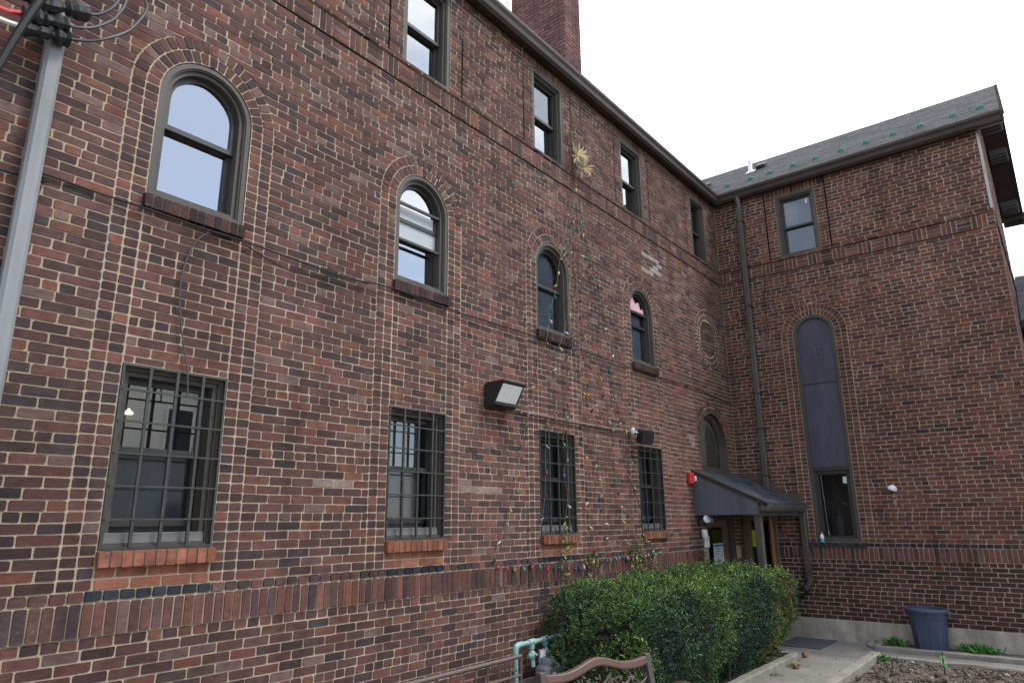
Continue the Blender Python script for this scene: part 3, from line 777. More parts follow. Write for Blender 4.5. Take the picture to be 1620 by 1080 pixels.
o = b.build('poster', [M['paper'], M['ink_blue'], M['ink']]); tag(o, 'white paper poster with a blue heading on the entrance door glass', 'poster')

# porch canopy
CX, CY, CW, CE = -1.98, 1.08, 2.385, 1.86
b = MB()
cs = []
def cp(y): return CW - (CW-CE)*(y/1.17)
can = None
b.prism([(0, 2.36), (1.17, 1.825), (1.17, 1.85), (0, 2.385)], 0, 1) if False else None
b = MB(lambda a, n, z: (n, -a, z)); b.prism([(-.0, 2.34), (1.16, 1.80), (1.16, 1.835), (-.0, 2.375)], CX-.02, -.01)
can = b.build('porch_canopy', M['soffit'], bld)
SH = Bricks(lambda a, n, z: (a, -z*.912, 2.385 - z*.412 + n))        # z runs down the slope
nr = 9
for r in range(nr):
    z0 = r*1.29/nr
    lay_row(SH, (CX-.03, CX-.03, -.005, -.005), z0, z0+1.29/nr+.012, .2, (r % 2)*.1 + U(0, .04), lambda s, z: tuple(np.array((.04, .046, .055))*U(.6, 1.6)), .009, j=.0025)
SH.build('shingle_roof', can, M['shingle'], .7, base=-.01)
b = MB(lambda a, n, z: (n, -a, z))
e = [0., .2, .42, .63, .84, 1.04]
for a0, a1 in zip(e, e[1:]):
    t0, t1 = 2.365 - a0*.458, 2.365 - a1*.458
    b.prism([(a0+.003, 1.68), (a1-.003, 1.682), (a1-.003, t1-.01), (a0+.003, t0-.01)], CX-.008, CX+.01)
b.prism([(0, 1.676), (1.04, 1.68), (1.04, 1.862), (0, 2.34)], CX-.001, CX+.02)
b.build('side_panel', M['slate_panel'], can)
b = MB(lambda a, n, z: (n, -a, z)); b.prism([(-.005, 2.37), (1.2, 1.818), (1.2, 1.848), (-.005, 2.41)], CX-.035, CX-.012); b.build('drip_edge', M['gutter'], can)
b = MB(lambda a, n, z: (n, -a, z)); b.prism([(1.06, 1.73), (1.16, 1.73), (1.185, 1.80), (1.185, 1.835), (1.17, 1.835), (1.06, 1.82)], CX-.02, -.0); b.box(1.03, 1.06, CX, -.01, 1.66, 1.82); b.build('gutter', M['gutter_pale'], can)
b = MB(); b.bbox(CX+.02, CX+.13, -1.04, -.94, -.33, 1.72, .008); b.build('post', M['gutter_pale'], can)
b = MB(FB); b.bbox(1.045, 1.15, .01, .09, .62, 1.73, .012)
b.tube(smooth_path([(1.1, .05, .66), (1.1, .05, .58), (1.06, .055, .5), (1.0, .06, .44)], 4), .05, 10); b.build('downspout', M['gutter_pale'], can, smooth=True)
b = MB(FB); b.tube([(1.03, .06, .47), (.74, .1, .17), (.5, .14, -.06)], .058, 12); b.tube([(.99, .063, .43), (.965, .066, .405)], .066, 12); b.build('drain_pipe', M['black_rubber'], can, smooth=True)
b = MB(FB)                                       # stepped flashing up the short wing
st = [(0., 2.40), (.2, 2.40), (.42, 2.40), (.44, 2.28), (.62, 2.28), (.66, 2.15), (.84, 2.15), (.85, 2.05), (1.12, 2.05), (1.12, 1.84), (0., 2.36)]
b.prism(st[:], .014, .004); b.build('flashing', M['trim_dark'], can)
b = MB(FA); b.box(DC-.75, DC+.9, .0, .012, 2.37, 2.42); b.build('flashing', M['trim_dark'], can)
o = MB(FB); o.tube([(.58, .15, -.33), (.57, .15, 1.7)], .045, 12)
o = o.build('pole', M['copper'], None, True); tag(o, 'reddish brown round pole standing under the porch canopy', 'pole')

# ---- eaves and roofs
prof = [(.025, 7.80), (.13, 7.79), (.165, 7.83), (.175, 7.89), (.2, 7.935), (.2, 7.978), (.188, 7.978), (.18, 7.945), (.025, 7.93)]
def gutter(F, s0f, s1f, name='gutter'):
    b = MB(F); A = [b.vert(s0f(n), n, z) for n, z in prof]; B_ = [b.vert(s1f(n), n, z) for n, z in prof]
    b.face(*A); b.face(*B_[::-1])
    k = len(prof)
    for i in range(k): b.face(A[i], A[(i+1) % k], B_[(i+1) % k], B_[i])
    return b.build(name, M['gutter'], bld)
gutter(FA, lambda n: SA0, lambda n: -n); gB = gutter(FB, lambda n: n, lambda n: 4.935)
b = MB(FA); b.box(SA0, -.004, -.02, .03, 7.9, 8.02); b.build('fascia', M['soffit'], bld)
b = MB(FB); b.box(.035, 4.93, -.02, .03, 7.9, 8.02); b.build('fascia', M['soffit'], bld)
b = MB(FB)
for t in (.35, .78, 1.3, 1.75, 2.2, 2.66, 3.1, 3.55): b.box(t, t+.05, .1, .19, 7.972, 7.985)
b.build('gutter_hanger', M['galv'], gB)
def shingle_roof(F, x0, L, t0f, t1f, name, rows):
    """x runs up the slope"""
    B = Bricks(F)
    for r in range(rows):
        a = L*r/rows; z1 = L*(r+1)/rows
        lo0, lo1, h0, h1 = t0f(a), t0f(z1), t1f(a), t1f(z1)
        if h0 - lo0 < .1: continue
        lay_row(B, (lo0, lo1, h0, h1), a-.006, z1+.004, .31, (r*.137) % .31, lambda s, z: tuple(np.array((.042, .045, .048))*U(.7, 1.45)), .006, j=.0015, jit=.012)
    return B.build(name, bld, M['shingle'], .8, base=-.012)
cs_, sn_ = 1/math.hypot(1, SL), SL/math.hypot(1, SL)
LB = (RX + .16)/cs_
FRB = lambda t, n, u: (-.16 + u*cs_ - n*sn_, -t, 7.96 + u*sn_ + n*cs_)
roofB = shingle_roof(FRB, 0, LB, lambda u: -(-.16 + u*cs_), lambda u: 4.95, 'roof', 22)
roofB['label'] = 'dark grey shingle roof of the short wing with green snow guards'
b = MB(FRB); b.quad([(.16, -.02, 0), (4.93, -.02, 0), (4.93, -.02, LB), (-2.35, -.02, LB)]); b.quad([(.16, -.06, 0), (4.93, -.06, 0), (4.93, -.06, LB), (-2.35, -.06, LB)])
b.quad([(4.93, -.02, 0), (4.93, -.06, 0), (4.93, -.06, LB), (4.93, -.02, LB)]); b.build('roof_deck', M['soffit'], roofB)
FRB2 = lambda t, n, u: (RX + u*cs_ + n*sn_, -t, RZ - u*sn_ + n*cs_)
b = MB(FRB2); b.quad([(-2.5, .0, 0), (4.94, .0, 0), (4.94, .0, 3.2), (-2.5, .0, 3.2)]); b.quad([(-2.5, -.07, 0), (4.94, -.07, 0), (4.94, -.07, 3.2), (-2.5, -.07, 3.2)])
b.quad([(4.94, .0, 0), (4.94, .0, 3.2), (4.94, -.07, 3.2), (4.94, -.07, 0)]); b.build('roof_deck', M['soffit'], roofB)
FRA = lambda s, n, u: (s, -.16 + u*cs_ - n*sn_, 7.96 + u*sn_ + n*cs_)
roofA = shingle_roof(FRA, 0, LB, lambda u: SA0, lambda u: -.16 + u*cs_, 'roof', 16)
b = MB(FRA); b.quad([(SA0, -.03, 0), (-.16, -.03, 0), (2.35, -.03, LB), (SA0, -.03, LB)]); b.build('roof_deck', M['soffit'], roofA)
# gable overhang: barge boards, soffit, brackets, far gutter end
b = MB(lambda a, n, z: (a, n, z))
def rake(x0, x1, y0, y1, dz0, dz1, bb):
    pts = []
    for x in (x0, x1): pts.append((x, roof_z(x)))
    v = [bb.vert(x, y, z + dz) for (x, z) in pts for y in (y0, y1) for dz in (dz0, dz1)]
    for q in ((0,1,3,2),(4,6,7,5),(0,4,5,1),(2,3,7,6),(0,2,6,4),(1,5,7,3)): bb.face(*[v[k] for k in q])
for x0, x1 in ((-.2, RX), (RX, 4.95)):
    rake(x0, x1, -4.96, -4.93, -.16, .02, b); rake(x0, x1, -4.975, -4.96, -.06, .015, b); rake(x0, x1, -4.93, -4.6, -.15, -.125, b)
M['barge'] = mat('dull_barge_paint', (.05,.036,.032), 1., .2, 5., spec=0.)
b.build('barge_board', M['barge'], roofB)
for x in (.35, 1.35, 2.35, 3.35, 4.4):
    b = MB(); z = roof_z(x) - .15
    for k, (dx, dz) in enumerate(((0, 0), (.05, -.05), (.1, -.03), (.15, -.09), (.2, -.06), (.25, -.12))):
        b.bbox(x+dx*.6, x+dx*.6+.05, -4.92, -4.61, z+dz-.12, z+.05, .01)
    b.build('bracket', M['soffit'], roofB)
b = MB(); b.box(4.75, 5.05, -5.02, -4.6, 7.83, 7.95); b.build('gutter_end', M['gutter'], roofB)
# snow guards
SG = [-.158, -.649, -1.054, -1.522, -1.947, -2.413, -2.859, -3.313, -3.754, -4.259, -4.661]
for y in SG:
    u = .66/cs_; b = MB(FRB); t = -y
    b.bbox(t-.012, t+.012, .006, .012, u-.02, u+.16, .002)
    b.prism([(t-.055, u+.0), (t+.055, u+.0), (t+.06, u+.012), (t+.035, u+.03), (t, u+.034), (t-.035, u+.03), (t-.06, u+.012)], .006, .05)
    b.tube([(t-.03, .045, u+.01), (t, .075, u+.01), (t+.03, .045, u+.01)], .01, 6)
    b.build('snow_guard', M['vert'], roofB)
b = MB(FRB); u = 1.46/cs_; t = .42; b.box(t-.1, t+.1, .01, .02, u-.1, u+.12); b.build('vent_flashing', M['galv'], roofB)
b = MB(); x_, y_ = 1.3, -.42; z_ = roof_z(1.3); b.lathe((x_, y_, z_-.05), [(.055, 0), (.05, .12), (.045, .14), (.045, .34)], 14); b.build('vent_pipe', M['white'], roofB, True)
for t, u in ((.62, 1.9), (-.55, 1.5)):
    b = MB(FRB); b.bbox(t-.1, t+.1, .0, .09, u, u+.22, .01); b.build('roof_vent', M['gutter'], roofB)
# downspout in the corner
b = MB(FB); b.bbox(.5, .6, .06, .14, 1.98, 7.66, .012); b.tube([(.55, .13, 7.84), (.55, .135, 7.76), (.55, .1, 7.62)], .05, 4)
ds = b.build('downspout', M['gutter_pale'], bld)
for z in (7.3, 5.55, 3.85, 3.2, 2.35): b = MB(FB); b.box(.485, .615, .0, .146, z, z+.025); b.build('strap', M['gutter'], ds)
# chimney
BCh = Bricks(lambda t, n, z: (-4.6 - n, .5 + t, z)); nch = 58
for k in range(nch):
    lay_row(BCh, (0, 0, 1.12, 1.12), 8.2+k*.0677, 8.2+(k+1)*.0677, PITCH, (k % 2)*RING, lambda s, z: tuple(np.array((.17, .088, .085))*U(.75, 1.2)))
ch = BCh.build('chimney', bld, M['brick'])
BCh = Bricks(lambda t, n, z: (-4.6 + t, .5 - n, z))
for k in range(nch): lay_row(BCh, (0, 0, .5, .5), 8.2+k*.0677, 8.2+(k+1)*.0677, PITCH, (k % 2)*RING + .05, lambda s, z: tuple(np.array((.17, .088, .085))*U(.75, 1.2)))
BCh.build('chimney_face', ch, M['brick'])
b = MB(); b.box(-4.593, -4.1, .507, 1.62, 8.2, 12.12); b.build('chimney_core', M['mortar_chimney'], ch)
b = MB(); b.bbox(-4.68, -4.02, .42, 1.7, 12.12, 12.25, .02); b.build('chimney_cap', M['kerb'], ch)
# dark interior and back of the building
b = MB(); b.box(SA0, -.0, .6, 6, -.4, 7.9); b.box(.65, 4.68, -4.45, 6, -.4, 7.9); b.build('inner_wall', M['room'], bld)

# ------------------------------------------------------------------ low wing beyond the gable
lw = thing('annex', (4.6, -7.5, 0), 'low dark shingled annex just past the gable end', 'annex')
b = MB(); b.box(2.45, 7.2, -11, -4.62, -.4, 4.95); b.build('wall', M['trim_dark'], lw)
FL = lambda t, n, u: (2.2 + u*.85 - n*.527, -4.6 - t, 4.98 + u*.527 + n*.85)
B = Bricks(FL)
for r in range(18): lay_row(B, (0, 0, 6.4, 6.4), r*.165-.006, (r+1)*.165+.004, .31, (r*.137) % .31, lambda s, z: tuple(np.array((.034, .04, .048))*U(.7, 1.4)), .006, j=.0015)
B.build('roof', lw, M['shingle'], .8, base=-.03)
b = MB(); b.prism([(2.2, 4.96), (4.75, 6.53), (7.3, 4.96)], -11, -4.605) ; b.build('roof_core', M['soffit'], lw)
b = MB(); b.box(2.06, 2.2, -11, -4.6, 4.85, 4.99); b.build('gutter', M['gutter'], lw)

# ------------------------------------------------------------------ wall fixtures
# flood light
fl = thing('flood_light', (-7.0, 0, 2.95), 'black wall pack flood light with a big pale lens above the barred windows', 'lamp')
b = MB(FA); x0, x1 = -7.2, -6.815
P = [(0., 2.83), (0., 3.06), (.05, 3.085), (.275, 3.085), (.278, 3.062), (.262, 3.052), (.15, 2.865), (.165, 2.85), (.16, 2.835), (.09, 2.81)]
for xa, xb in ((x0, x0+.02), (x1-.02, x1)):
    a = [b.vert(xa, n, z) for n, z in P]; c_ = [b.vert(xb, n, z) for n, z in P]
    b.face(*a); b.face(*c_[::-1])
    for i in range(len(P)): b.face(a[i], a[(i+1) % 10], c_[(i+1) % 10], c_[i])
P2 = [P[0], P[1], P[2], P[3], P[4], (.25, 3.045), (.04, 3.03), (.04, 2.86), (.14, 2.86), P[7], P[8], P[9]]
a = [b.vert(x0+.018, n, z) for n, z in P2]; c_ = [b.vert(x1-.018, n, z) for n, z in P2]
for i in range(12): b.face(a[i], a[(i+1) % 12], c_[(i+1) % 12], c_[i])
b.bbox(x0-.012, x1+.012, .24, .288, 3.068, 3.082, .003); b.bbox(x0-.01, x1+.01, .13, .175, 2.83, 2.85, .003)
b.build('housing', M['black_metal'], fl)
b = MB(FA); q = [(.258, 3.05), (.15, 2.868), (.13, 2.875), (.235, 3.055)]
a = [b.vert(x0+.02, n, z) for n, z in q]; c_ = [b.vert(x1-.02, n, z) for n, z in q]; b.face(*a); b.face(*c_[::-1])
for i in range(4): b.face(a[i], a[(i+1) % 4], c_[(i+1) % 4], c_[i])
b.build('lens', M['lens'], fl)
b = MB(FA)
for i in range(5):
    x = x0 + .05 + i*.07; b.tube([(x, .2575, 3.035), (x, .1575, 2.868)], .003, 5)
b.build('lens_rib', M['lens'], fl)
em = mat('warm_lit_bulb', (.9,.85,.7)); em.node_tree.nodes['Principled BSDF'].inputs['Emission Color'].default_value = (1,.86,.6,1); em.node_tree.nodes['Principled BSDF'].inputs['Emission Strength'].default_value = 1.1
b = MB(FA); b.lathe((-10.735, -.235, 2.375), [(.03, -.012), (.034, -.004), (.026, .008), (.012, .018), (.006, .03)], 14); o = b.build('ceiling_lamp', em, None, True); tag(o, 'small warm lit lamp glowing inside the nearest barred window', 'lamp')
# second small flood light at the end of the pipe
f2 = thing('flood_light', (-3.85, 0, 2.78), 'small square dark flood light at the end of the rusty conduit', 'lamp')
b = MB(FA)
bm = bmesh.new(); bmesh.ops.create_cube(bm, size=1); bmesh.ops.scale(bm, vec=(.22, .13, .2), verts=bm.verts); bmesh.ops.bevel(bm, geom=list(bm.edges), offset=.012, segments=2, affect='EDGES')
b.addbm(bm, Matrix.Translation((-3.86, .17, 2.77)) @ Matrix.Rotation(.5, 4, 'Z') @ Matrix.Rotation(-.35, 4, 'X'))
b.build('head', M['black_metal'], f2)
b = MB(FA); b.lathe((-4.02, .05, 2.8), [(.045, 0), (.05, .02), (.05, .07), (.04, .09)], 14); b.tube([(-4.02, .05, 2.84), (-3.94, .11, 2.82)], .016, 8); b.build('junction_box', M['galv'], f2, True)
# conduit between the lamps
b = MB(FA); b.tube([(-6.86, .03, 2.85), (-6.35, .03, 2.832), (-5.56, .03, 2.825), (-4.63, .03, 2.83), (-4.05, .035, 2.843)], .014, 8)
for x in (-6.6, -5.9, -5.2, -4.5): b.box(x-.012, x+.012, 0, .05, 2.805, 2.85)
o = b.build('conduit', M['rust']); tag(o, 'thin rusty conduit running along the wall between two flood lights', 'conduit')
# alarm, twin security light, boxes
al = thing('fire_alarm', (-2.1, 0, 2.25), 'small red alarm box beside the porch roof', 'alarm')
b = MB(FA); b.bbox(-2.2, -2.05, 0, .07, 2.17, 2.35, .012); b.build('housing', M['red'], al)
b = MB(FA); b.bbox(-2.04, -1.995, .02, .085, 2.21, 2.3, .01); b.build('strobe', M['white'], al)
tl = thing('security_light', (-1.85, 0, 1.55), 'silver twin head security light beside the entrance door', 'lamp')
for dx, dz in ((-.11, .02), (.07, .02)):
    b = MB(FA)
    p0 = Vector((-1.86+dx*.3, .07, 1.58)); p1 = Vector((-1.86+dx*1.2, .2, 1.60+dz)); d = (p1-p0)
    b.tube([p0, p0+d*.35, p0+d*.6, p1, p1+d*.02], [.018, .03, .052, .062, .05], 14); b.build('lamp_head', M['galv'], tl, True)
b = MB(FA); b.lathe((-1.86, .03, 1.52), [(.05, 0), (.055, .015), (.055, .08), (.04, .1)], 14); b.build('base', M['black_metal'], tl, True)
b = MB(FA); b.lathe((-1.83, .07, 1.32), [(.035, 0), (.05, .02), (.052, .12), (.04, .14)], 14); o = b.build('motion_sensor', M['white'], None, True); tag(o, 'white motion sensor under the twin security light', 'sensor')
b = MB(FA); b.bbox(-1.745, -1.66, .0, .04, 1.17, 1.36, .01); b.bbox(-1.65, -1.585, .0, .04, 1.165, 1.355, .01); o = b.build('keypad', M['white']); tag(o, 'pale two panel keypad box next to the entrance door', 'keypad')
# dryer vent on the short wing
vt = thing('wall_vent', (0, -2.54, 2.06), 'white hooded vent with a pale drip stain on the short wing', 'vent')
b = MB(FB); bm = bmesh.new(); bmesh.ops.create_uvsphere(bm, u_segments=16, v_segments=8, radius=.075)
for v in bm.verts:
    if v.co.z < -.015: v.co.z = -.015
    v.co.y = max(v.co.y, -.0)*1.3
b.addbm(bm, Matrix.Translation((2.545, .01, 2.055)) @ Matrix.Rotation(.35, 4, 'Y')); b.build('hood', M['white'], vt, True)
b = MB(FB)
for k in range(14): x = 2.56 + U(-.025, .03); z = 2.0 - U(0, .2); b.box(x, x+U(.004, .01), -.002, .0028, z-U(.02, .06), z)
b.build('drip_stain', M['stone_pale'], vt)
# bottle on the tall window's sill
bt = thing('spray_bottle', (-.01, -1.37, 1.235), 'small plastic bottle with red cap on the tall window sill', 'bottle')
b = MB(); b.lathe((-.02, -1.375, 1.222), [(.03, 0), (.033, .02), (.033, .06)], 14); b.build('liquid', M['bottle_blue'], bt, True)
b = MB(); b.lathe((-.02, -1.375, 1.282), [(.033, 0), (.033, .03), (.024, .06), (.015, .08)], 14); b.build('body', M['white'], bt, True)
b = MB(); b.lathe((-.02, -1.375, 1.36), [(.017, 0), (.017, .03), (.012, .035)], 12); b.build('cap', M['red'], bt, True)

# ------------------------------------------------------------------ cables
def cable(pts, r, m, F, label, cat='cable', name='cable', grp=None, k=5):
    b = MB(F); b.tube(smooth_path(pts, k), r, 6); o = b.build(name, m, None, True, recalc=False); return tag(o, label, cat, grp)
W = [[-14.5, 3.7], [-11.765, 3.739], [-11.571, 3.8], [-11.235, 3.795], [-10.898, 3.785], [-10.533, 3.775], [-10.146, 3.78], [-9.633, 3.765], [-9.167, 3.753], [-8.607, 3.80], [-7.864, 3.775], [-7.042, 3.78], [-6.197, 3.79], [-5.047, 3.8], [-3.73, 3.79], [-2.569, 3.8], [-1.595, 3.81], [-.02, 3.73]]
cable([(x, .045 if -10.95 < x < -3 else .02, z) for x, z in W], .008, M['black_rubber'], FA, 'long black cable strung under the arched windows across the whole wall')
cable([(x, .05, z) for x, z in [[-10.141, 3.751], [-9.929, 3.69], [-9.688, 3.65], [-9.436, 3.69], [-9.167, 3.745], [-8.9, 3.76]]], .007, M['black_rubber'], FA, 'short sagging black cable tail between the first two arched windows')
cable([(x, .03, z) for x, z in [[-10.163, 3.78], [-10.348, 3.785], [-10.478, 3.727], [-10.562, 3.567], [-10.6, 3.357], [-10.592, 3.164], [-10.548, 2.936], [-10.484, 2.69], [-10.46, 2.5]]], .006, M['grey_cable'], FA, 'thin loose cable hanging down over the nearest barred window')
cable([(.231, .02, 6.0), (.33, .03, 5.95), (.32, .02, 5.7), (.301, .012, 5.5)] if False else [(1.02, .012, 6.05), (.9, .03, 6.06), (.86, .03, 5.9), (.84, .02, 5.5), (.85, .015, 4.9)], .006, M['black_rubber'], FB, 'thin dark wire hanging from the band of the short wing')
b = MB(FB); b.tube([(.42, .06, 3.9), (.55, .15, 3.93), (.7, .03, 4.05)], .006, 6); b.tube([(.45, .04, 3.2), (.55, .15, 3.23), (.68, .03, 3.19)], .006, 6)
o = b.build('cable', M['black_rubber']); tag(o, 'short wire ties crossing the corner downspout', 'cable')
# service mast at the near end
sm = thing('service_conduit', (-11.62, -.06, 0), 'pale grey electrical conduit climbing the near end of the wall', 'conduit')
b = MB(FA); b.bbox(-11.675, -11.57, .012, .11, -.3, 4.95, .02); b.build('conduit', M['conduit_grey'], sm)
b = MB(FA)
for z in (1.2,): b.box(-11.72, -11.53, 0, .116, z, z+.03)
b.build('strap', M['conduit_grey'], sm)
spl = [((-11.84, .16, 4.655), (-11.74, .17, 4.68), (-11.65, .17, 4.70), (-11.57, .16, 4.73)), ((-11.86, .2, 4.73), (-11.76, .2, 4.75), (-11.68, .2, 4.775), (-11.6, .19, 4.80)), ((-11.84, .2, 4.84), (-11.72, .2, 4.875), (-11.62, .2, 4.91), (-11.5, .19, 4.96))]
LB_ = ('lowest of three black taped cable splices on the grey conduit', 'middle black taped cable splice on the grey conduit', 'topmost and longest black taped cable splice on the grey conduit')
for pts, lb in zip(spl, LB_):
    sp = thing('cable_splice', FA(*pts[1]), lb, 'splice', 'taped splices of the service cables')
    b = MB(FA); path = smooth_path(pts, 6)
    b.tube(path, [max(.012, .052*U(.75, 1.25) * (.45 if i in (0, len(path)-1) else 1) * (.55 if abs(i-len(path)*.55) < 1 else 1)) for i in range(len(path))], 9)
    b.build('taped_joint', M['black_tape'], sp)
cable([(-11.58, .16, 4.725), (-11.47, .18, 4.765), (-11.385, .2, 4.82), (-11.27, .2, 4.94), (-11.205, .2, 5.05), (-11.15, .2, 5.216), (-11.19, .2, 5.32), (-11.32, .2, 5.6)], .011, M['grey_cable'], FA, 'wide outer loop of cable from the lowest splice')
cable([(-11.61, .19, 4.795), (-11.53, .2, 4.82), (-11.45, .2, 4.876), (-11.37, .2, 4.97), (-11.33, .2, 5.045), (-11.29, .2, 5.2), (-11.33, .2, 5.5)], .011, M['grey_cable'], FA, 'smaller inner loop of cable from the middle splice')
cable([(-11.52, .19, 4.95), (-11.44, .19, 4.99), (-11.36, .2, 5.1), (-11.3, .2, 5.3)], .011, M['grey_cable'], FA, 'short cable leaving the topmost splice at the frame edge')
cable([(-11.6, .3, 5.2), (-11.7, .3, 5.0), (-11.793, .3, 4.81), (-11.87, .3, 4.53), (-11.929, .3, 4.272), (-12.0, .3, 3.95)], .024, M['black_rubber'], FA, 'thick black cable slanting down in front of the grey conduit')
cable([(-12.3, .2, 4.6), (-11.953, .2, 4.618), (-11.862, .2, 4.631), (-11.82, .18, 4.65)], .017, M['white'], FA, 'white sleeved conductor entering the lowest splice')
cable([(-12.3, .2, 4.68), (-11.964, .2, 4.69), (-11.9, .2, 4.705), (-11.85, .2, 4.73)], .018, M['red'], FA, 'red sleeved conductor entering the middle splice')
cable([(-12.4, .24, 4.78), (-12.0, .23, 4.79), (-11.9, .22, 4.81), (-11.82, .2, 4.84)], .018, M['black_rubber'], FA, 'black conductor entering the topmost splice')

# ------------------------------------------------------------------ string lights
STR = {
'a':[[-5.345,6.163],[-5.465,5.694],[-5.577,5.301],[-5.644,5.142],[-5.703,4.962],[-5.749,4.779],[-5.791,4.592],[-5.85,4.421],[-5.956,4.216],[-5.976,4.069],[-6.078,3.866],[-6.109,3.738],[-6.182,3.524],[-6.265,3.353],[-6.321,3.159],[-6.363,3.001],[-6.478,2.822],[-6.493,2.673],[-6.593,2.454],[-6.595,2.305],[-6.68,2.111],[-6.705,1.951],[-6.808,1.753],[-6.864,1.594],[-6.972,1.414],[-7.066,1.252]],
'b':[[-5.331,6.13],[-5.375,5.631],[-5.417,5.149],[-5.443,4.812],[-5.503,4.536],[-5.548,4.244],[-5.657,3.979],[-5.824,3.736],[-5.85,3.46],[-5.848,3.203],[-5.894,2.911],[-6.08,2.744],[-6.115,2.477],[-6.125,2.194],[-6.148,1.917],[-6.207,1.645],[-6.313,1.369],[-6.447,1.185]],
'c':[[-5.297,6.163],[-5.31,5.654],[-5.332,5.268],[-5.339,4.955],[-5.303,4.787],[-5.372,4.391],[-5.442,3.985],[-5.52,3.802],[-5.6,3.669],[-5.641,3.437],[-5.621,3.267],[-5.632,3.054],[-5.648,2.884],[-5.692,2.713],[-5.755,2.543],[-5.668,2.355],[-5.746,2.175],[-5.688,1.98],[-5.697,1.792],[-5.761,1.6],[-5.797,1.404],[-5.806,1.211]],
'd':[[-5.282,6.149],[-5.251,5.579],[-5.212,5.165],[-5.197,4.899],[-5.219,4.536],[-5.234,4.298],[-5.157,4.044],[-5.269,3.746],[-5.351,3.492],[-5.271,3.234],[-5.244,2.937],[-5.337,2.649],[-5.234,2.407],[-5.253,2.119],[-5.243,1.836],[-5.233,1.543],[-5.136,1.259]],
'e':[[-5.265,6.156],[-5.163,5.706],[-5.015,5.206],[-4.954,5.129],[-4.95,4.959],[-4.861,4.584],[-4.985,4.228],[-5.038,3.93],[-5.074,3.632],[-5.104,3.428],[-5.101,3.249],[-5.037,3.053],[-4.922,2.887],[-4.984,2.696],[-5.043,2.526],[-4.996,2.324],[-4.979,2.137],[-4.885,1.946],[-4.869,1.762],[-4.868,1.571],[-4.789,1.396],[-4.758,1.206]],
'f':[[-5.268,6.105],[-5.109,5.531],[-4.929,5.013],[-4.794,4.577],[-4.719,4.24],[-4.881,3.87],[-4.745,3.706],[-4.81,3.508],[-4.727,3.308],[-4.726,3.116],[-4.642,2.934],[-4.593,2.826],[-4.574,2.56],[-4.524,2.376],[-4.509,2.173],[-4.459,1.99],[-4.426,1.798],[-4.411,1.608],[-4.31,1.434],[-4.155,1.265],[-4.115,1.148]],
'g':[[-5.252,6.112],[-5.058,5.548],[-4.772,4.866],[-4.564,4.255],[-4.492,3.878],[-4.518,3.681],[-4.491,3.503],[-4.457,3.3],[-4.368,3.132],[-4.299,2.943],[-4.247,2.841],[-4.193,2.579],[-4.14,2.407],[-4.126,2.198],[-4.034,2.053],[-3.808,1.669],[-3.663,1.322],[-3.563,1.168]],
'h':[[-7.137,1.23],[-6.984,1.172],[-6.879,1.16],[-6.663,1.136],[-6.46,1.152],[-6.26,1.142],[-6.079,1.105],[-5.889,1.116],[-5.694,1.085],[-5.42,1.092],[-5.304,1.138],[-5.055,1.141],[-4.747,1.143],[-4.421,1.161],[-4.169,1.134],[-3.808,1.161],[-3.525,1.167]],
't':[[-5.395,7.021],[-5.338,6.875],[-5.333,6.675],[-5.314,6.433],[-5.331,6.13]]}
SLAB = {'a':'string of coloured bulbs crossing the third arched window and ending lowest beside it', 'b':'string of coloured bulbs passing just outside the third arched window frame',
'c':'string of coloured bulbs hanging in front of the third barred window', 'd':'string of coloured bulbs hanging just past the third barred window',
'e':'string of coloured bulbs hanging midway between the third and fourth barred windows', 'f':'string of coloured bulbs on thin dark cord nearer the fourth barred window',
'g':'string of coloured bulbs on thick dark cord slanting past the fourth barred window', 'h':'horizontal string of densely set coloured bulbs along the soldier course', 't':'short cluster of coloured bulbs at the top beside the gold stars'}
bulb_protos = []
def bulb_mesh(m):
    b = MB(); b.lathe((0, 0, 0), [(.009, 0), (.011, -.014), (.011, -.022), (.018, -.032), (.019, -.044), (.012, -.066), (.003, -.078)], 8)
    me_o = b.build('bulb', m, None, True); me = me_o.data; bpy.data.objects.remove(me_o); return me
BM = [bulb_mesh(M['bulb_'+k]) for k in ('red', 'green', 'blue', 'yellow', 'clear')]
for key, pts in STR.items():
    n0 = .03
    dn = lambda x, z: n0 + (.035 if (3.7 < z < 3.95 or 6.05 < z < 6.45 or (2.8 < z < 2.87)) else 0)
    P3 = [(x, dn(x, z), z) for x, z in pts]
    root = thing('string_light', FA(P3[0][0], P3[0][1], P3[0][2]), SLAB[key], 'string lights', 'strings of coloured bulbs on the brick wall')
    b = MB(FA); b.tube(smooth_path(P3, 3), .006 if key == 'g' else .002, 5, cap=False)
    b.build('cord', M['cord_white'] if key in 'abc' else M['cord_green'], root, recalc=False)
    sp = P3[1:] if key != 'h' else []
    if key == 'h':
        q = smooth_path(P3, 6)
        acc = 0; last = q[0]
        for p in q[1:]:
            acc += (p-last).length; last = p
            gap = .115 if p.x > -5.5 else .22
            if acc > gap*.6*U(.8, 1.2): sp.append(tuple(p)); acc = 0
    if key == 't': sp = [tuple(p) for p in smooth_path(P3, 3)]
    for i, (x, n, z) in enumerate(sp):
        o = bpy.data.objects.new('bulb', BM[int(RNG.choice(5, p=(.26, .24, .16, .2, .14)))]); link(o, root)
        wv = Vector(FA(x, n+.012, z)); o.location = wv - root.location
        sp_ = 1.2 if key != 'h' else .5
        o.rotation_euler = (U(-.9, .2)*sp_, U(-1, 1)*sp_, U(0, 6))
        o.scale = (.86,)*3
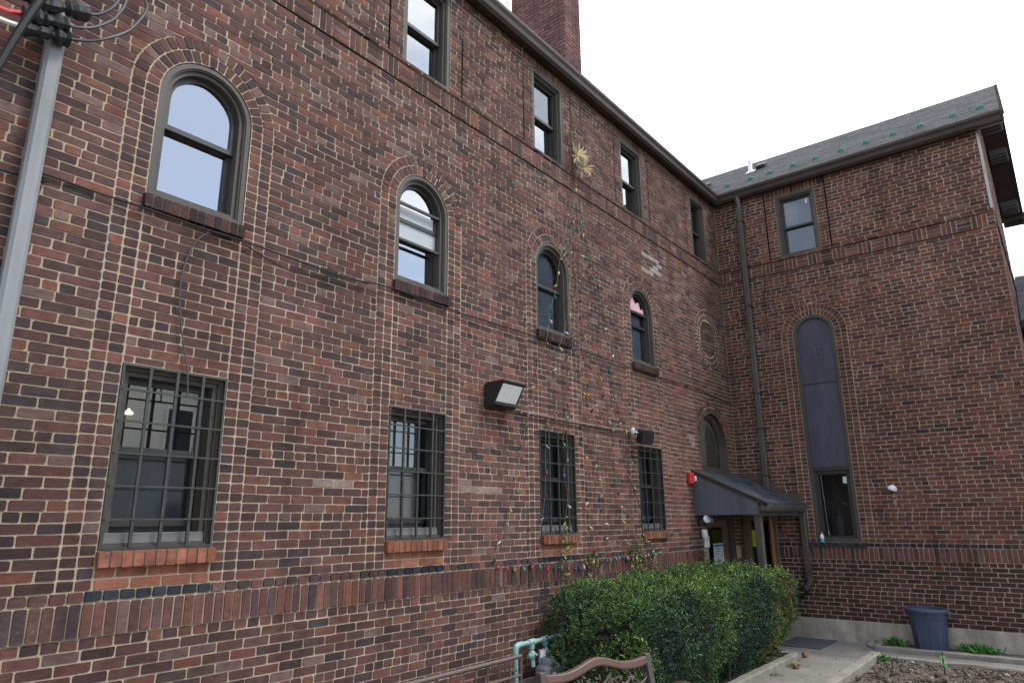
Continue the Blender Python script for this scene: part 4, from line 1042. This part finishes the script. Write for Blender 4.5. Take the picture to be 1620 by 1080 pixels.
# gold starburst ornaments
for (x, n, z, r, lb) in ((-5.3, .12, 6.66, .17, 'upper pale straw starburst ornament beside the top floor window'), (-5.19, .12, 6.5, .19, 'lower golden straw starburst ornament beside the top floor window')):
    st = thing('star_ornament', FA(x, n, z), lb, 'ornament', 'straw starburst ornaments')
    b = MB(FA)
    for k in range(44):
        d = Vector((U(-1, 1), U(-.35, 1), U(-1, 1)));
        if d.length < .2: continue
        d.normalize(); L_ = r*U(.65, 1.05); c0 = Vector((x, n, z))
        b.tube([c0, c0+d*L_*.7, c0+d*L_], [.003, .009, .0015], 4)
    b.build('straw_ray', M['straw'], st, recalc=False)

# ------------------------------------------------------------------ leaves
def leaf_cloud(name, pts, dirs, sizes, cols, parent, aspect=.45, m='leaf'):
    """one diamond leaf per point"""
    K = len(pts); d = dirs/np.linalg.norm(dirs, axis=1, keepdims=True)
    r = RNG.normal(0, 1, (K, 3)); x = np.cross(d, r); x /= np.maximum(np.linalg.norm(x, axis=1, keepdims=True), 1e-6)
    s = sizes[:, None]; nrm = np.cross(d, x)
    v = np.stack([pts, pts + d*s*.5 + x*s*aspect*.5 + nrm*s*.06, pts + d*s, pts + d*s*.5 - x*s*aspect*.5 + nrm*s*.06], 1).reshape(-1, 3)
    return np_mesh(name, v, np.full(K, 4), np.arange(K*4), M[m], parent, np.repeat(cols, 4, 0))
# yew hedge
hg = thing('hedge', (-4.2, -.8, -.33), 'broad clipped dark green yew hedge against the long wall', 'hedge')
def hedge_surface(K):
    P = []; Nn = []
    x0b, x0f, x1 = -6.2, -6.62, -2.12
    yb, yf, zt, zb = -.07, -1.42, .84, -.3
    area = [('top', 6.2), ('front', 5.6), ('left', 1.7), ('right', 1.7)]
    w = np.array([a for _, a in area]); ch_ = RNG.choice(4, K, p=w/w.sum())
    u, v = RNG.random(K), RNG.random(K)
    X = np.zeros((K, 3)); N_ = np.zeros((K, 3))
    y = yb + (yf-yb)*v; xl = x0b + (x0f-x0b)*v
    t = ch_ == 0; X[t] = np.stack([xl + (x1-xl)*u, y, np.full(K, zt)], 1)[t]; N_[t] = (0, 0, 1)
    t = ch_ == 1; X[t] = np.stack([x0f + (x1-x0f)*u, np.full(K, yf), zb + (zt-zb)*v**.8], 1)[t]; N_[t] = (0, -1, .15)
    t = ch_ == 2; yy = yb + (yf-yb)*u; X[t] = np.stack([x0b + (x0f-x0b)*u, yy, zb + (zt-zb)*v], 1)[t]; N_[t] = (-1, 0, .1)
    t = ch_ == 3; X[t] = np.stack([np.full(K, x1), yy, zb + (zt-zb)*v], 1)[t]; N_[t] = (1, 0, .1)
    # round the box off and give it lumps
    c = np.array([(-4.3), -.75, .2]); hs = np.array([2.35, .7, .66])
    q = (X - c)/hs; rr = (np.abs(q)**5).sum(1)**(1/5); X2 = c + q/np.maximum(rr, .6)[:, None]*hs*1.03
    X = X*.35 + X2*.65
    lump = .05*np.sin(X[:, 0]*5.3+X[:, 2]*3)*np.cos(X[:, 1]*6+X[:, 2]*4.1) + .04*np.sin(X[:, 0]*11+X[:, 1]*9)*np.sin(X[:, 2]*12+1) + .03*np.sin(X[:, 0]*23+X[:, 1]*19+X[:, 2]*17)
    slope = .045*np.clip((X[:, 0]+6)/4, 0, 1)
    X = X + N_*lump[:, None]; X[:, 2] += slope*(X[:, 2] > .4)
    X[:, 1] += .3*np.clip((.25 - X[:, 2])/.55, 0, 1)*(X[:, 1] < -.9)
    X[:, 1] -= .1*np.clip((X[:, 2]+.3)/1.1, 0, 1)*np.clip((X[:, 0]+5.5)/2.5, 0, 1)*(X[:, 1] < -1)
    return X, N_
KS = 17500
S, SN = hedge_surface(KS)
depth = RNG.random(KS)**2*.2
S = S - SN*depth[:, None]
dirs = SN*.9 + RNG.normal(0, .5, (KS, 3)) + (0, 0, .45)
dirs /= np.linalg.norm(dirs, axis=1, keepdims=True)
L_ = 9
stem = RNG.uniform(.04, .1, KS)
pp, dd, ss, cc = [], [], [], []
patch = np.sin(S[:, 0]*3.1+S[:, 1]*2)+np.sin(S[:, 0]*7+S[:, 1]*8+S[:, 2]*5)*.7+RNG.normal(0, .6, KS)
basec = np.where(patch[:, None] > .9, np.array([.15, .225, .035]), np.where(patch[:, None] < -.7, np.array([.02, .045, .024]), np.array([.062, .125, .034])))
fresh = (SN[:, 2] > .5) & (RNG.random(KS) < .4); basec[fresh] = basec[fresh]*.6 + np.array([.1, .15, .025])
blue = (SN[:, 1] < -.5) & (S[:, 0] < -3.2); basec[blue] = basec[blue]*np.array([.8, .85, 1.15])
dead = (S[:, 0] > -3.1) & (SN[:, 1] < -.3) & (np.sin(S[:, 2]*6+S[:, 0]*13) + RNG.normal(0, .45, KS) > .7); basec[dead] = np.array([.3, .185, .085])
bare = (S[:, 0] > -2.75) & (S[:, 0] < -2.35) & (SN[:, 1] < -.3) & (RNG.random(KS) < .5); basec[bare] *= .5
basec = basec*RNG.uniform(.5, 1.3, (KS, 1))*.98
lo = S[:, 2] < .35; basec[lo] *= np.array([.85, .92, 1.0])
for k in range(L_):
    f = (k+1)/L_
    off = RNG.normal(0, 1, (KS, 3)); off /= np.linalg.norm(off, axis=1, keepdims=True)
    pp.append(S + dirs*(stem*f)[:, None]); dd.append(dirs*.55 + off*.8); ss.append(RNG.uniform(.017, .036, KS)); cc.append(basec*RNG.uniform(.8, 1.2, (KS, 1)))
leaf_cloud('foliage', np.concatenate(pp), np.concatenate(dd), np.concatenate(ss), np.concatenate(cc), hg, .42)
bm = bmesh.new(); bmesh.ops.create_cube(bm, size=1); bmesh.ops.subdivide_edges(bm, edges=list(bm.edges), cuts=6, use_grid_fill=True)
for v in bm.verts: v.co = Vector((-4.3 + v.co.x*3.75, -.7 + v.co.y*.85, .22 + v.co.z*.9)) + Vector((U(-.05, .05), U(-.05, .05), U(-.05, .05)))
b = MB(); b.addbm(bm)
for k in range(40):
    x, y = U(-6.3, -2.3), U(-1.3, -.2); b.tube([(x, y, -.33), (x+U(-.1, .1), y+U(-.1, .1), .1), (x+U(-.2, .2), y+U(-.15, .15), .6)], [.018, .012, .006], 5)
b.build('branches', M['twig'], hg)

def vine(pts, label, nl=60, spread=.12, size=.045, col=(.1, .17, .035), name='climbing_plant'):
    root = thing(name, FA(pts[0][0], .06, pts[0][1]), label, 'plant', 'climbing plants on the wall above the hedge')
    P = smooth_path([(x, .05, z) for x, z in pts], 5)
    b = MB(FA); b.tube(P, .004, 5)
    q = []
    for i in range(nl):
        p = random.choice(P); q.append(FA(p.x+U(-spread, spread), .03+U(0, .12), p.z+U(-.06, .08)))
        if i % 4 == 0: b.tube([p, (p.x+(q[-1][0]-p.x), -q[-1][1], q[-1][2])], .0022, 4)
    b.build('stem', M['twig'], root, recalc=False)
    q = np.array(q); leaf_cloud('leaves', q, RNG.normal(0, 1, (nl, 3)) + (0, -.5, .1), RNG.uniform(.6, 1.3, nl)*size, np.array(col)*RNG.uniform(.6, 1.5, (nl, 1)), root, .6)
vine([[-5.905, .85], [-5.872, 1.207], [-5.826, 1.348], [-5.764, 1.527], [-5.8, 1.622]], 'thin climbing shoot in front of the third barred window', 55, .07)
vine([[-5.256, .85], [-5.277, 1.107], [-5.344, 1.184]], 'small leafy shoot reaching the middle of the bulb string', 45, .13)
vine([[-4.191, .8], [-4.121, 1.091], [-4.141, 1.232], [-4.09, 1.38]], 'bushy tall climbing shoot tangled in the dense bulbs', 150, .22)
vine([[-1.98, .7], [-1.96, .95], [-1.98, 1.06]], 'bright green sprig poking up beside the entrance door', 50, .07)
vine([[-3.654, .8], [-3.708, 1.0], [-3.619, 1.179]], 'leafy shoot at the end of the bulb string under the fourth barred window', 60, .12)

# ------------------------------------------------------------------ ground
GZ = -.33
b = MB(); b.quad([(-60, -70, GZ-.03), (40, -70, GZ-.03), (40, 40, GZ-.03), (-60, 40, GZ-.03)]); o = b.build('ground', M['ground'], recalc=False); tag(o, kind='structure')
b = MB()
def slab(x0, x1, y0, y1, z):
    n = max(1, int((x1-x0)/.5)); k = max(1, int((y1-y0)/.5))
    b.quad([(x0, y0, z), (x1, y0, z), (x1, y1, z), (x0, y1, z)])
slab(-16, -.002, -1.30-.9, -1.42, GZ); slab(-1.95, -.002, -1.415, -.003, GZ); slab(-1.22, -.5, -14, -2.205, GZ)
o = b.build('path', M['concrete'], recalc=False); tag(o, kind='structure')
def kerb(pts, w, z0, z1, label, jit=.006):
    """low concrete edging along a line, weathered edges"""
    b = MB(); P = [Vector((*p, 0)) for p in pts]; fine = [P[0]]
    for a, c_ in zip(P, P[1:]):
        n = max(1, int((c_-a).length/.16)); fine += [a + (c_-a)*(i+1)/n for i in range(n)]
    rows = []
    for i, p in enumerate(fine):
        t = (fine[min(i+1, len(fine)-1)] - fine[max(i-1, 0)]).normalized(); nrm = Vector((-t.y, t.x, 0))
        j = lambda: U(-jit, jit)
        pr = [(-w/2, z0), (-w/2+j(), z1-.015+j()), (-w/2+.014+j(), z1+j()*.6), (w/2-.014+j(), z1+j()*.6), (w/2+j(), z1-.015+j()), (w/2, z0)]
        rows.append([b.vert(*(p + nrm*o_ + Vector((0, 0, z)))) for o_, z in pr])
    for a, c_ in zip(rows, rows[1:]):
        for k in range(5): b.face(a[k], a[k+1], c_[k+1], c_[k])
    b.face(*rows[0][::-1]); b.face(*rows[-1])
    o = b.build('kerb', M['kerb']); return tag(o, label, 'kerb', 'concrete kerbs of the planting beds')
kerb([(-16, -1.36), (-2.0, -1.36), (-2.0, -1.05)], .12, GZ-.05, -.235, 'low concrete kerb along the foot of the hedge')
kerb([(-16, -2.26), (-1.28, -2.26)], .13, GZ-.05, -.235, 'chipped concrete kerb of the bare soil bed next to the path')
kerb([(-1.24, -2.35), (-1.24, -14)], .1, GZ-.05, -.28, 'concrete kerb at the far side of the bare soil bed')
kerb([(-.56, -2.12), (-.58, -14)], .1, GZ-.05, -.255, 'narrow concrete kerb in front of the blue bin')
kerb([(-.52, -2.1), (-.03, -2.1)], .08, GZ-.05, -.26, 'short concrete kerb end between path and wall')
def bed(x0, x1, y0, y1, z, amp, name, m, step=.06):
    nx, ny = int((x1-x0)/step), int((y1-y0)/step)
    X, Y = np.meshgrid(np.linspace(x0, x1, nx), np.linspace(y0, y1, ny), indexing='ij')
    Z = z + amp*(.5*np.sin(X*3.1+Y*1.7)*np.sin(Y*4.3-X) + .35*np.sin(X*9+Y*7) * np.sin(Y*11) + RNG.normal(0, .35, X.shape))
    V = np.stack([X, Y, Z], 2).reshape(-1, 3); I = np.arange(nx*ny).reshape(nx, ny)
    q = np.stack([I[:-1, :-1], I[1:, :-1], I[1:, 1:], I[:-1, 1:]], 2).reshape(-1)
    o = np_mesh(name, V, np.full((nx-1)*(ny-1), 4), q, m, None, None, None, True); return tag(o, kind='structure')
bed(-9, -1.3, -9, -2.33, -.33, .03, 'soil_bed', M['soil']); bed(-.53, .0, -9, -2.13, -.285, .012, 'planting_strip', M['soil'], .04)
bed(-16, -2.05, -1.31, -.0, -.31, .02, 'hedge_soil', M['soil'], .08)
# clods and stones
V, F_, C_ = [], [], []
bm = bmesh.new(); bmesh.ops.create_icosphere(bm, subdivisions=1, radius=1); bv = np.array([v.co[:] for v in bm.verts]); bf = np.array([[v.index for v in f.verts] for f in bm.faces]); bm.free()
n_ = 0
for k in range(6000):
    x = -1.33 - RNG.random()**1.5*4.5; y = U(-5.5, -2.36)
    s = RNG.gamma(1.6, .0055)+.004; s = min(s, .05)
    P = bv*(s*RNG.uniform(.6, 1.5, 3))*(1+RNG.normal(0, .14, (len(bv), 1))) ; a = U(0, 6.28); R_ = np.array([[math.cos(a), -math.sin(a), 0], [math.sin(a), math.cos(a), 0], [0, 0, 1]])
    V.append(P@R_.T + (x, y, -.325+s*.35)); F_.append(bf + n_); n_ += len(bv)
    c0 = np.array([(.1, .078, .058), (.15, .12, .09), (.07, .052, .04), (.26, .22, .18)][RNG.choice(4, p=(.42, .3, .22, .06))])*RNG.uniform(.8, 1.2); C_.append(np.repeat(c0[None], len(bv), 0))
o = np_mesh('soil_clods', np.concatenate(V), np.full(len(F_)*20, 3), np.concatenate(F_).ravel(), M['clod'], None, np.concatenate(C_)); tag(o, kind='stuff', label='brown soil clods and small stones in the bare bed')
# weeds by the bin, litter
def weed(x, y, z, r, n, label, col=(.06, .2, .03), sc_=1.):
    root = thing('weed', (x, y, z), label, 'weed', 'weeds growing along the short wing')
    p = np.stack([x + RNG.normal(0, r*.45, n), y + RNG.normal(0, r*.6, n), np.full(n, z)], 1)
    d = np.stack([RNG.normal(0, .6, n), RNG.normal(0, .6, n), RNG.uniform(.4, 1.3, n)], 1)
    leaf_cloud('blades', p, d, RNG.uniform(.05, .14, n)*sc_, np.array(col)*RNG.uniform(.5, 1.5, (n, 1)), root, .3)
weed(-.2, -2.36, -.28, .14, 110, 'low weed clump before the blue bin, next to the path end')
weed(-.18, -3.28, -.28, .1, 110, 'tallest green weed clump touching the blue bin')
weed(-.2, -3.5, -.28, .13, 130, 'spreading weed clump farther along from the blue bin')
weed(-1.5, -2.37, -.32, .08, 60, 'small weed in the corner of the soil bed')
weed(-2.5, -1.46, -.33, .13, 150, 'light green weed trailing over the hedge kerb', (.12, .22, .05), .35)
weed(-3.2, -1.47, -.33, .09, 60, 'small pale weed at the foot of the hedge kerb', (.12, .2, .06), .3)
n = 110; p = np.stack([RNG.uniform(-5, -.6, n), RNG.uniform(-2.2, -1.4, n), np.full(n, GZ+.006)], 1)
p2 = np.stack([RNG.uniform(-1.2, -.6, 60), RNG.uniform(-6, -2.3, 60), np.full(60, GZ+.006)], 1); p3 = np.stack([RNG.uniform(-5, -1.4, 500), RNG.uniform(-6, -2.4, 500), np.full(500, -.3)], 1)
p = np.concatenate([p, p2, p3]); n = len(p)
o = leaf_cloud('leaf_litter', p, np.stack([RNG.normal(0, 1, n), RNG.normal(0, 1, n), RNG.uniform(0, .35, n)], 1), RNG.uniform(.01, .035, n), np.array([[.2, .13, .07], [.3, .24, .17], [.22, .17, .12]])[RNG.integers(0, 3, n)], None, .5); tag(o, kind='stuff', label='scattered dry leaves on path and soil')
for (x, y, lb) in ((-2.62, -1.56, 'crumpled brown leaf ball on the path by the hedge kerb'), (-1.75, -1.42, 'brown clump at the hedge corner by the doormat')):
    bm = bmesh.new(); bmesh.ops.create_icosphere(bm, subdivisions=2, radius=.045)
    for v in bm.verts: v.co *= U(.7, 1.25)
    b = MB(); b.addbm(bm, Matrix.Translation((x, y, GZ+.035))); o = b.build('dry_leaf', M['litter']); tag(o, lb, 'leaf')
b = MB(); b.bbox(-.97, -.04, -1.43, -.78, GZ+.001, GZ+.016, .005); o = b.build('doormat', M['mat_grey']); tag(o, 'flat grey rubber doormat on the path by the porch', 'doormat')
for x, y, lb in ((-.3, -2.0, 'broken grey concrete chunk by the wall and kerb end'), (-.14, -1.98, 'smaller concrete chunk against the plinth')):
    bm = bmesh.new(); bmesh.ops.create_icosphere(bm, subdivisions=1, radius=.09)
    for v in bm.verts: v.co = Vector((v.co.x*U(.8, 1.2), v.co.y*U(.8, 1.2), v.co.z*.45*U(.7, 1.2)))
    b = MB(); b.addbm(bm, Matrix.Translation((x, y, GZ+.03))); o = b.build('rubble', M['kerb']); tag(o, lb, 'rubble')

# ------------------------------------------------------------------ bin
bn = thing('rubbish_bin', (-.33, -2.83, -.285), 'round blue grey plastic rubbish bin with no lid by the short wing', 'bin')
b = MB(); cx, cy, z0 = -.33, -2.83, -.285
b.lathe((cx, cy, z0), [(.2, 0), (.205, .01), (.24, .42), (.243, .43), (.25, .44), (.266, .555), (.252, .555), (.235, .43), (.195, .02)], 40)
b.build('body', M['bin'], bn, True)
b = MB(); prof_ = [(.264, .545), (.29, .54), (.294, .556), (.288, .575), (.268, .585), (.252, .578), (.254, .55)]
rings = []
for r, h_ in prof_ + [prof_[0]]: rings.append([b.vert(cx + r*math.cos(2*PI*k/40), cy + r*math.sin(2*PI*k/40), z0 + h_ - .012*math.sin(2*PI*k/40+1)*0) for k in range(40)])
for a, c_ in zip(rings, rings[1:]):
    for k in range(40): b.face(a[k], a[(k+1) % 40], c_[(k+1) % 40], c_[k])
b.build('rim', M['bin_rim'], bn, True)
for a in (PI*.5, PI*1.5):
    b = MB(); b.bbox(-.07, .07, -.02, .035, -.02, .015, .008); T_ = Matrix.Translation((cx, cy, z0+.53)) @ Matrix.Rotation(a-PI/2, 4, 'Z') @ Matrix.Translation((0, .285, 0))
    b.v = [tuple(T_ @ Vector(v)) for v in b.v]; b.build('handle', M['bin_rim'], bn)
for k in range(8):
    a = 2*PI*k/8+.2; b = MB(); b.tube([(cx+.212*math.cos(a), cy+.212*math.sin(a), z0+.03), (cx+.238*math.cos(a), cy+.238*math.sin(a), z0+.37)], .007, 6); b.build('moulded_rib', M['bin'], bn)
# ------------------------------------------------------------------ stake
sk = thing('garden_stake', (-2., -3.2, -.33), 'thin dark stake with bright green ties in the soil bed', 'stake')
b = MB(); b.tube([(-2., -3.2, -.5), (-2.01, -3.205, -.04)], .008, 8); b.build('rod', M['stake'], sk)
for z in (-.1, -.19):
    b = MB(); b.tube(smooth_path([(-2.02, -3.17, z), (-2.01, -3.215, z+.01), (-2.0, -3.23, z-.005), (-1.99, -3.2, z), (-2.02, -3.19, z-.01), (-2.03, -3.245, z-.015)], 4), .0045, 5); b.build('tie', M['green_tie'], sk)
# ------------------------------------------------------------------ gas meter
gm = thing('gas_meter', (-6.6, -.25, -.33), 'grey gas meter on pale teal painted pipes below the hedge end', 'gas meter')
b = MB(FA); n = .25
b.tube([(-7.0, n, -.33), (-7.0, n, .33)], .024, 10); b.tube(smooth_path([(-7.0, n, .3), (-7.0, n, .37), (-6.985, n, .4), (-6.95, n, .41), (-6.9, n, .41)], 4), .03, 10)
b.tube([(-6.92, n, .41), (-6.2, n, .41)], .024, 10); b.tube(smooth_path([(-6.25, n, .41), (-6.2, n, .405), (-6.18, n, .38), (-6.18, n, .3)], 4), .03, 10); b.tube([(-6.18, n, .34), (-6.18, n, -.33)], .022, 10)
for x in (-6.74, -6.5): b.tube([(x-.05, n, .41), (x+.05, n, .41)], .034, 10); b.tube([(x, n, .41), (x, n, .35)], .034, 10); b.tube([(x, n, .38), (x, n+.02, .18)], .022, 10)
b.build('pipe', M['teal'], gm, True)
for x in (-6.74, -6.5):
    b = MB(FA); b.tube([(x, n+.003, .325), (x, n+.005, .305), (x, n+.006, .27), (x, n+.008, .25)], [.03, .042, .042, .03], 10); b.tube([(x-.06, n+.006, .288), (x+.06, n+.006, .288)], .02, 8); b.tube([(x, n+.02, .288), (x, n+.07, .3)], .012, 6); b.build('valve', M['teal'], gm, True)
b = MB(FA); b.bbox(-6.74, -6.46, n+.02, n+.2, -.06, .2, .035); b.lathe((-6.6, n+.11, .2), [(.09, 0), (.085, .03), (.06, .06)], 16); b.build('meter_body', M['meter_grey'], gm, True)
b = MB(FA); b.bbox(-6.7, -6.58, n+.05, n+.075, .2, .34, .008); b.m = 1; b.box(-6.69, -6.6, n+.0755, n+.078, .26, .33); b.box(-6.66, -6.6, n+.2, n+.203, .08, .13); b.build('index_plate', [M['meter_grey'], M['paper']], gm)
# ------------------------------------------------------------------ railing
rl = thing('railing', (-8.5, -.36, -.33), 'low brown iron railing with thin pickets beside the gas meter', 'railing')
b = MB(FA); n = .36; b.tube([(-14, n, .33), (-7.06, n, .335)], .02, 10); b.build('top_rail', M['fence_paint'], rl, True)
b = MB(FA); b.tube([(-14, n, .165), (-7.06, n, .165)], .013, 8); b.tube([(-14, n, -.2), (-7.06, n, -.2)], .013, 8); b.build('lower_rail', M['fence_paint'], rl, True)
x = -7.06; i = 0
while x > -13.9:
    b = MB(FA); r = .016 if i % 12 == 0 else .0085; b.tube([(x, n, -.33), (x, n, .33)], r, 8); b.build('post' if i % 12 == 0 else 'picket', M['fence_paint'], rl, True); x -= .165; i += 1
b = MB(FA); b.tube([(-7.3, n, .24), (-7.06, n-.05, .2)], .008, 6); b.build('brace', M['fence_paint'], rl)
# ------------------------------------------------------------------ bench
bx0, by0, bx1, by1 = -8.08, -1.36, -6.87, -1.63
bc = thing('garden_bench', ((bx0+bx1)/2, (by0+by1)/2, GZ), 'brown garden bench with a wavy top rail and leafy cast back', 'bench')
d_ = Vector((bx1-bx0, by1-by0, 0)); Lb = d_.length; d_.normalize(); nf = Vector((d_.y, -d_.x, 0))      # nf points to the seat side
FN = lambda u, n, z: tuple(Vector((bx0, by0, 0)) + d_*u + nf*(n + (.45-z)*.2) + Vector((0, 0, z)))
FS = lambda u, n, z: tuple(Vector((bx0, by0, 0)) + d_*u + nf*n + Vector((0, 0, z)))
def topz(u):
    t = u/Lb; return .415 + .085*math.exp(-((t-.5)/.2)**2) + .012*math.cos(2*PI*t*2)*0 - .0*(t) + .035*(abs(t-.5)*2)**3
k = 36; us = [.03 + (Lb-.06)*i/k for i in range(k+1)]
b = MB(FN)
rows_ = []
for u in us:
    z = topz(u); rows_.append([b.vert(u, nn, zz) for nn, zz in ((-.02, z-.062), (.022, z-.062), (.026, z-.05), (.026, z-.008), (.02, z), (-.018, z), (-.024, z-.008), (-.024, z-.05))])
for a, c_ in zip(rows_, rows_[1:]):
    for j in range(8): b.face(a[j], a[(j+1) % 8], c_[(j+1) % 8], c_[j])
b.face(*rows_[0][::-1]); b.face(*rows_[-1]); b.build('top_rail', M['bench_frame'], bc)
for u in (.0, Lb):
    b = MB(FN); b.bbox(u-.03, u+.03, -.03, .03, .02, topz(max(.03, min(Lb-.03, u)))+.02, .006); b.build('back_post', M['bench_iron'], bc)
    b = MB(FS); b.tube(smooth_path([(u, .13, .06), (u, .3, .3-.33+.28), (u, .5, .27), (u, .62, .2), (u, .6, .02), (u, .58, -.33)], 5), .022, 8); b.build('arm', M['bench_iron'], bc, True)
    b = MB(FS); b.tube([(u, .1, .1), (u, .02, -.33)], .022, 8); b.build('leg', M['bench_iron'], bc)
b = MB(FN); b.bbox(.03, Lb-.03, -.014, .018, .08, .12, .004); b.build('lower_rail', M['bench_frame'], bc)
b = MB(FN)                                        # cast vines and leaves
for q in range(14):
    u = .06 + (Lb-.12)*q/13
    pts = [(u, 0, .12)]
    for s_ in range(1, 6): pts.append((min(Lb-.05, max(.05, u + .09*math.sin(q*2.1+s_*1.1))), U(-.003, .004), .12 + (topz(u)-.17)*s_/5*.72+0.0))
    b.tube(smooth_path(pts, 4), .0085, 6)
for q in range(130):
    u = U(.06, Lb-.06); z = U(.13, topz(u)-.075); a = U(0, 6.28); L2 = U(.03, .06); w2 = L2*.34
    ca, sa = math.cos(a), math.sin(a); P_ = [(0, 0), (L2*.35, w2*.5), (L2*.7, w2*.42), (L2, 0), (L2*.7, -w2*.42), (L2*.35, -w2*.5)]
    b.prism([(min(Lb-.03, max(.03, u + p*ca - r_*sa)), min(topz(u)-.05, max(.1, z + p*sa + r_*ca))) for p, r_ in P_], -.004+U(-.002, .002), .005+U(-.002, .003))
b.build('cast_back', M['bench_iron'], bc)
for i in range(6):
    b = MB(FS); b.bbox(.03, Lb-.03, .15+i*.075, .15+i*.075+.062, .085, .105, .004); b.build('seat_slat', M['bench_frame'], bc)

# ------------------------------------------------------------------ house across the yard, seen in the window glass, and an added unseen blocker
def house(x0, x1, y0, y1, he, hr, label, along='x'):
    r_ = thing('clapboard_house', ((x0+x1)/2, (y0+y1)/2, GZ), label, 'house')
    b = MB(); b.box(x0, x1, y0, y1, GZ-.1, he); xm = (x0+x1)/2
    b.prism([(x0, he), (x1, he), (xm, hr)], y0, y1); b.build('wall', M['siding'], r_)
    b = MB()
    for s_, e_ in ((x0-.4, xm), (x1+.4, xm)):
        z0 = he - .4*(hr-he)/(xm-x0)
        b.quad([(s_, y0-.4, z0), (s_, y1+.4, z0), (e_, y1+.4, hr+.02), (e_, y0-.4, hr+.02)]); b.quad([(s_, y0-.4, z0+.15), (s_, y1+.4, z0+.15), (e_, y1+.4, hr+.17), (e_, y0-.4, hr+.17)])
    b.build('roof', M['siding_roof'], r_, recalc=False)
    for wx in (x0+1.2, xm, x1-1.2):
        for wz in (.8, 3.6):
            b = MB(); b.bbox(wx-.45, wx+.45, y1, y1+.05, wz, wz+1.5, .02); w_ = b.build('window', M['white'], r_)
            b = MB(); b.box(wx-.37, wx+.37, y1+.03, y1+.06, wz+.08, wz+1.42); b.build('pane', M['room'], w_)
house(-8.5, -1.5, -24, -16, 5.4, 8.2, 'pale clapboard house with a gable across the yard')
house(-34, -26, -16, -4, 6., 9., 'unseen pale clapboard house added to darken the short wing')  # out of view, added to keep sky light off the short wing

# ------------------------------------------------------------------ light
world = bpy.data.worlds.new('World'); sc.world = world; world.use_nodes = True
nt = world.node_tree; N = nt.nodes; L = nt.links
bg = N['Background']
sky = N.new('ShaderNodeTexSky'); sky.sky_type = 'NISHITA'; sky.sun_disc = False
SUN = Vector((.28, -.62, .95)).normalized()
sky.sun_elevation = math.asin(SUN.z); sky.sun_rotation = math.atan2(SUN.x, SUN.y); sky.altitude = 200; sky.air_density = 1.; sky.dust_density = .4
tc = N.new('ShaderNodeTexCoord')
mp = N.new('ShaderNodeMapping'); mp.inputs['Scale'].default_value = (1, 1, 2.2); L.new(tc.outputs['Generated'], mp.inputs['Vector'])
nz = N.new('ShaderNodeTexNoise'); nz.inputs['Scale'].default_value = 2.3; nz.inputs['Detail'].default_value = 8; nz.inputs['Roughness'].default_value = .58
L.new(mp.outputs['Vector'], nz.inputs['Vector'])
dt = N.new('ShaderNodeVectorMath'); dt.operation = 'DOT_PRODUCT'; dt.inputs[1].default_value = (.42, .62, .35); L.new(tc.outputs['Generated'], dt.inputs[0])
ad = N.new('ShaderNodeMath'); ad.operation = 'MULTIPLY_ADD'; ad.inputs[1].default_value = .75; L.new(dt.outputs['Value'], ad.inputs[0]); L.new(nz.outputs['Fac'], ad.inputs[2])
rg = N.new('ShaderNodeMapRange'); rg.inputs['From Min'].default_value = .46; rg.inputs['From Max'].default_value = .62; rg.inputs['To Min'].default_value = .26; L.new(ad.outputs[0], rg.inputs['Value'])
mx = N.new('ShaderNodeMix'); mx.data_type = 'RGBA'; L.new(rg.outputs['Result'], mx.inputs['Factor']); L.new(sky.outputs['Color'], mx.inputs[6]); mx.inputs[7].default_value = (9.4, 9.6, 10., 1)
L.new(mx.outputs[2], bg.inputs['Color']); bg.inputs['Strength'].default_value = .15
sun = bpy.data.lights.new('sun', 'SUN'); sun.energy = 1.5; sun.angle = math.radians(16); sun.color = (1, .96, .9)
so = bpy.data.objects.new('sun', sun); COL.objects.link(so); so.rotation_euler = SUN.to_track_quat('Z', 'Y').to_euler(); so.location = (0, -10, 20)

# ------------------------------------------------------------------ camera
f, yaw, pit, rol = 1.08817759, .673465491, .25532737, -.00931604525
fw = Vector((math.cos(pit)*math.cos(yaw), math.cos(pit)*math.sin(yaw), math.sin(pit))); r = Vector((math.sin(yaw), -math.cos(yaw), 0)); up = r.cross(fw)
r2 = math.cos(rol)*r + math.sin(rol)*up; up2 = -math.sin(rol)*r + math.cos(rol)*up
cam = bpy.data.cameras.new('camera'); cam.sensor_width = 36; cam.lens = f*1000/1620*36; cam.clip_end = 500; cam.clip_start = .05
co = bpy.data.objects.new('camera', cam); COL.objects.link(co)
m3 = Matrix((r2, up2, -fw)).transposed(); co.matrix_world = Matrix.Translation((-12.80090225, -4.86888053, 1.61272441)) @ m3.to_4x4()
sc.camera = co
sc.view_settings.view_transform = 'Standard'; sc.view_settings.look = 'None'; sc.view_settings.gamma = 1; sc.view_settings.exposure = .84
sc.cycles.max_bounces = 6; sc.cycles.transparent_max_bounces = 8
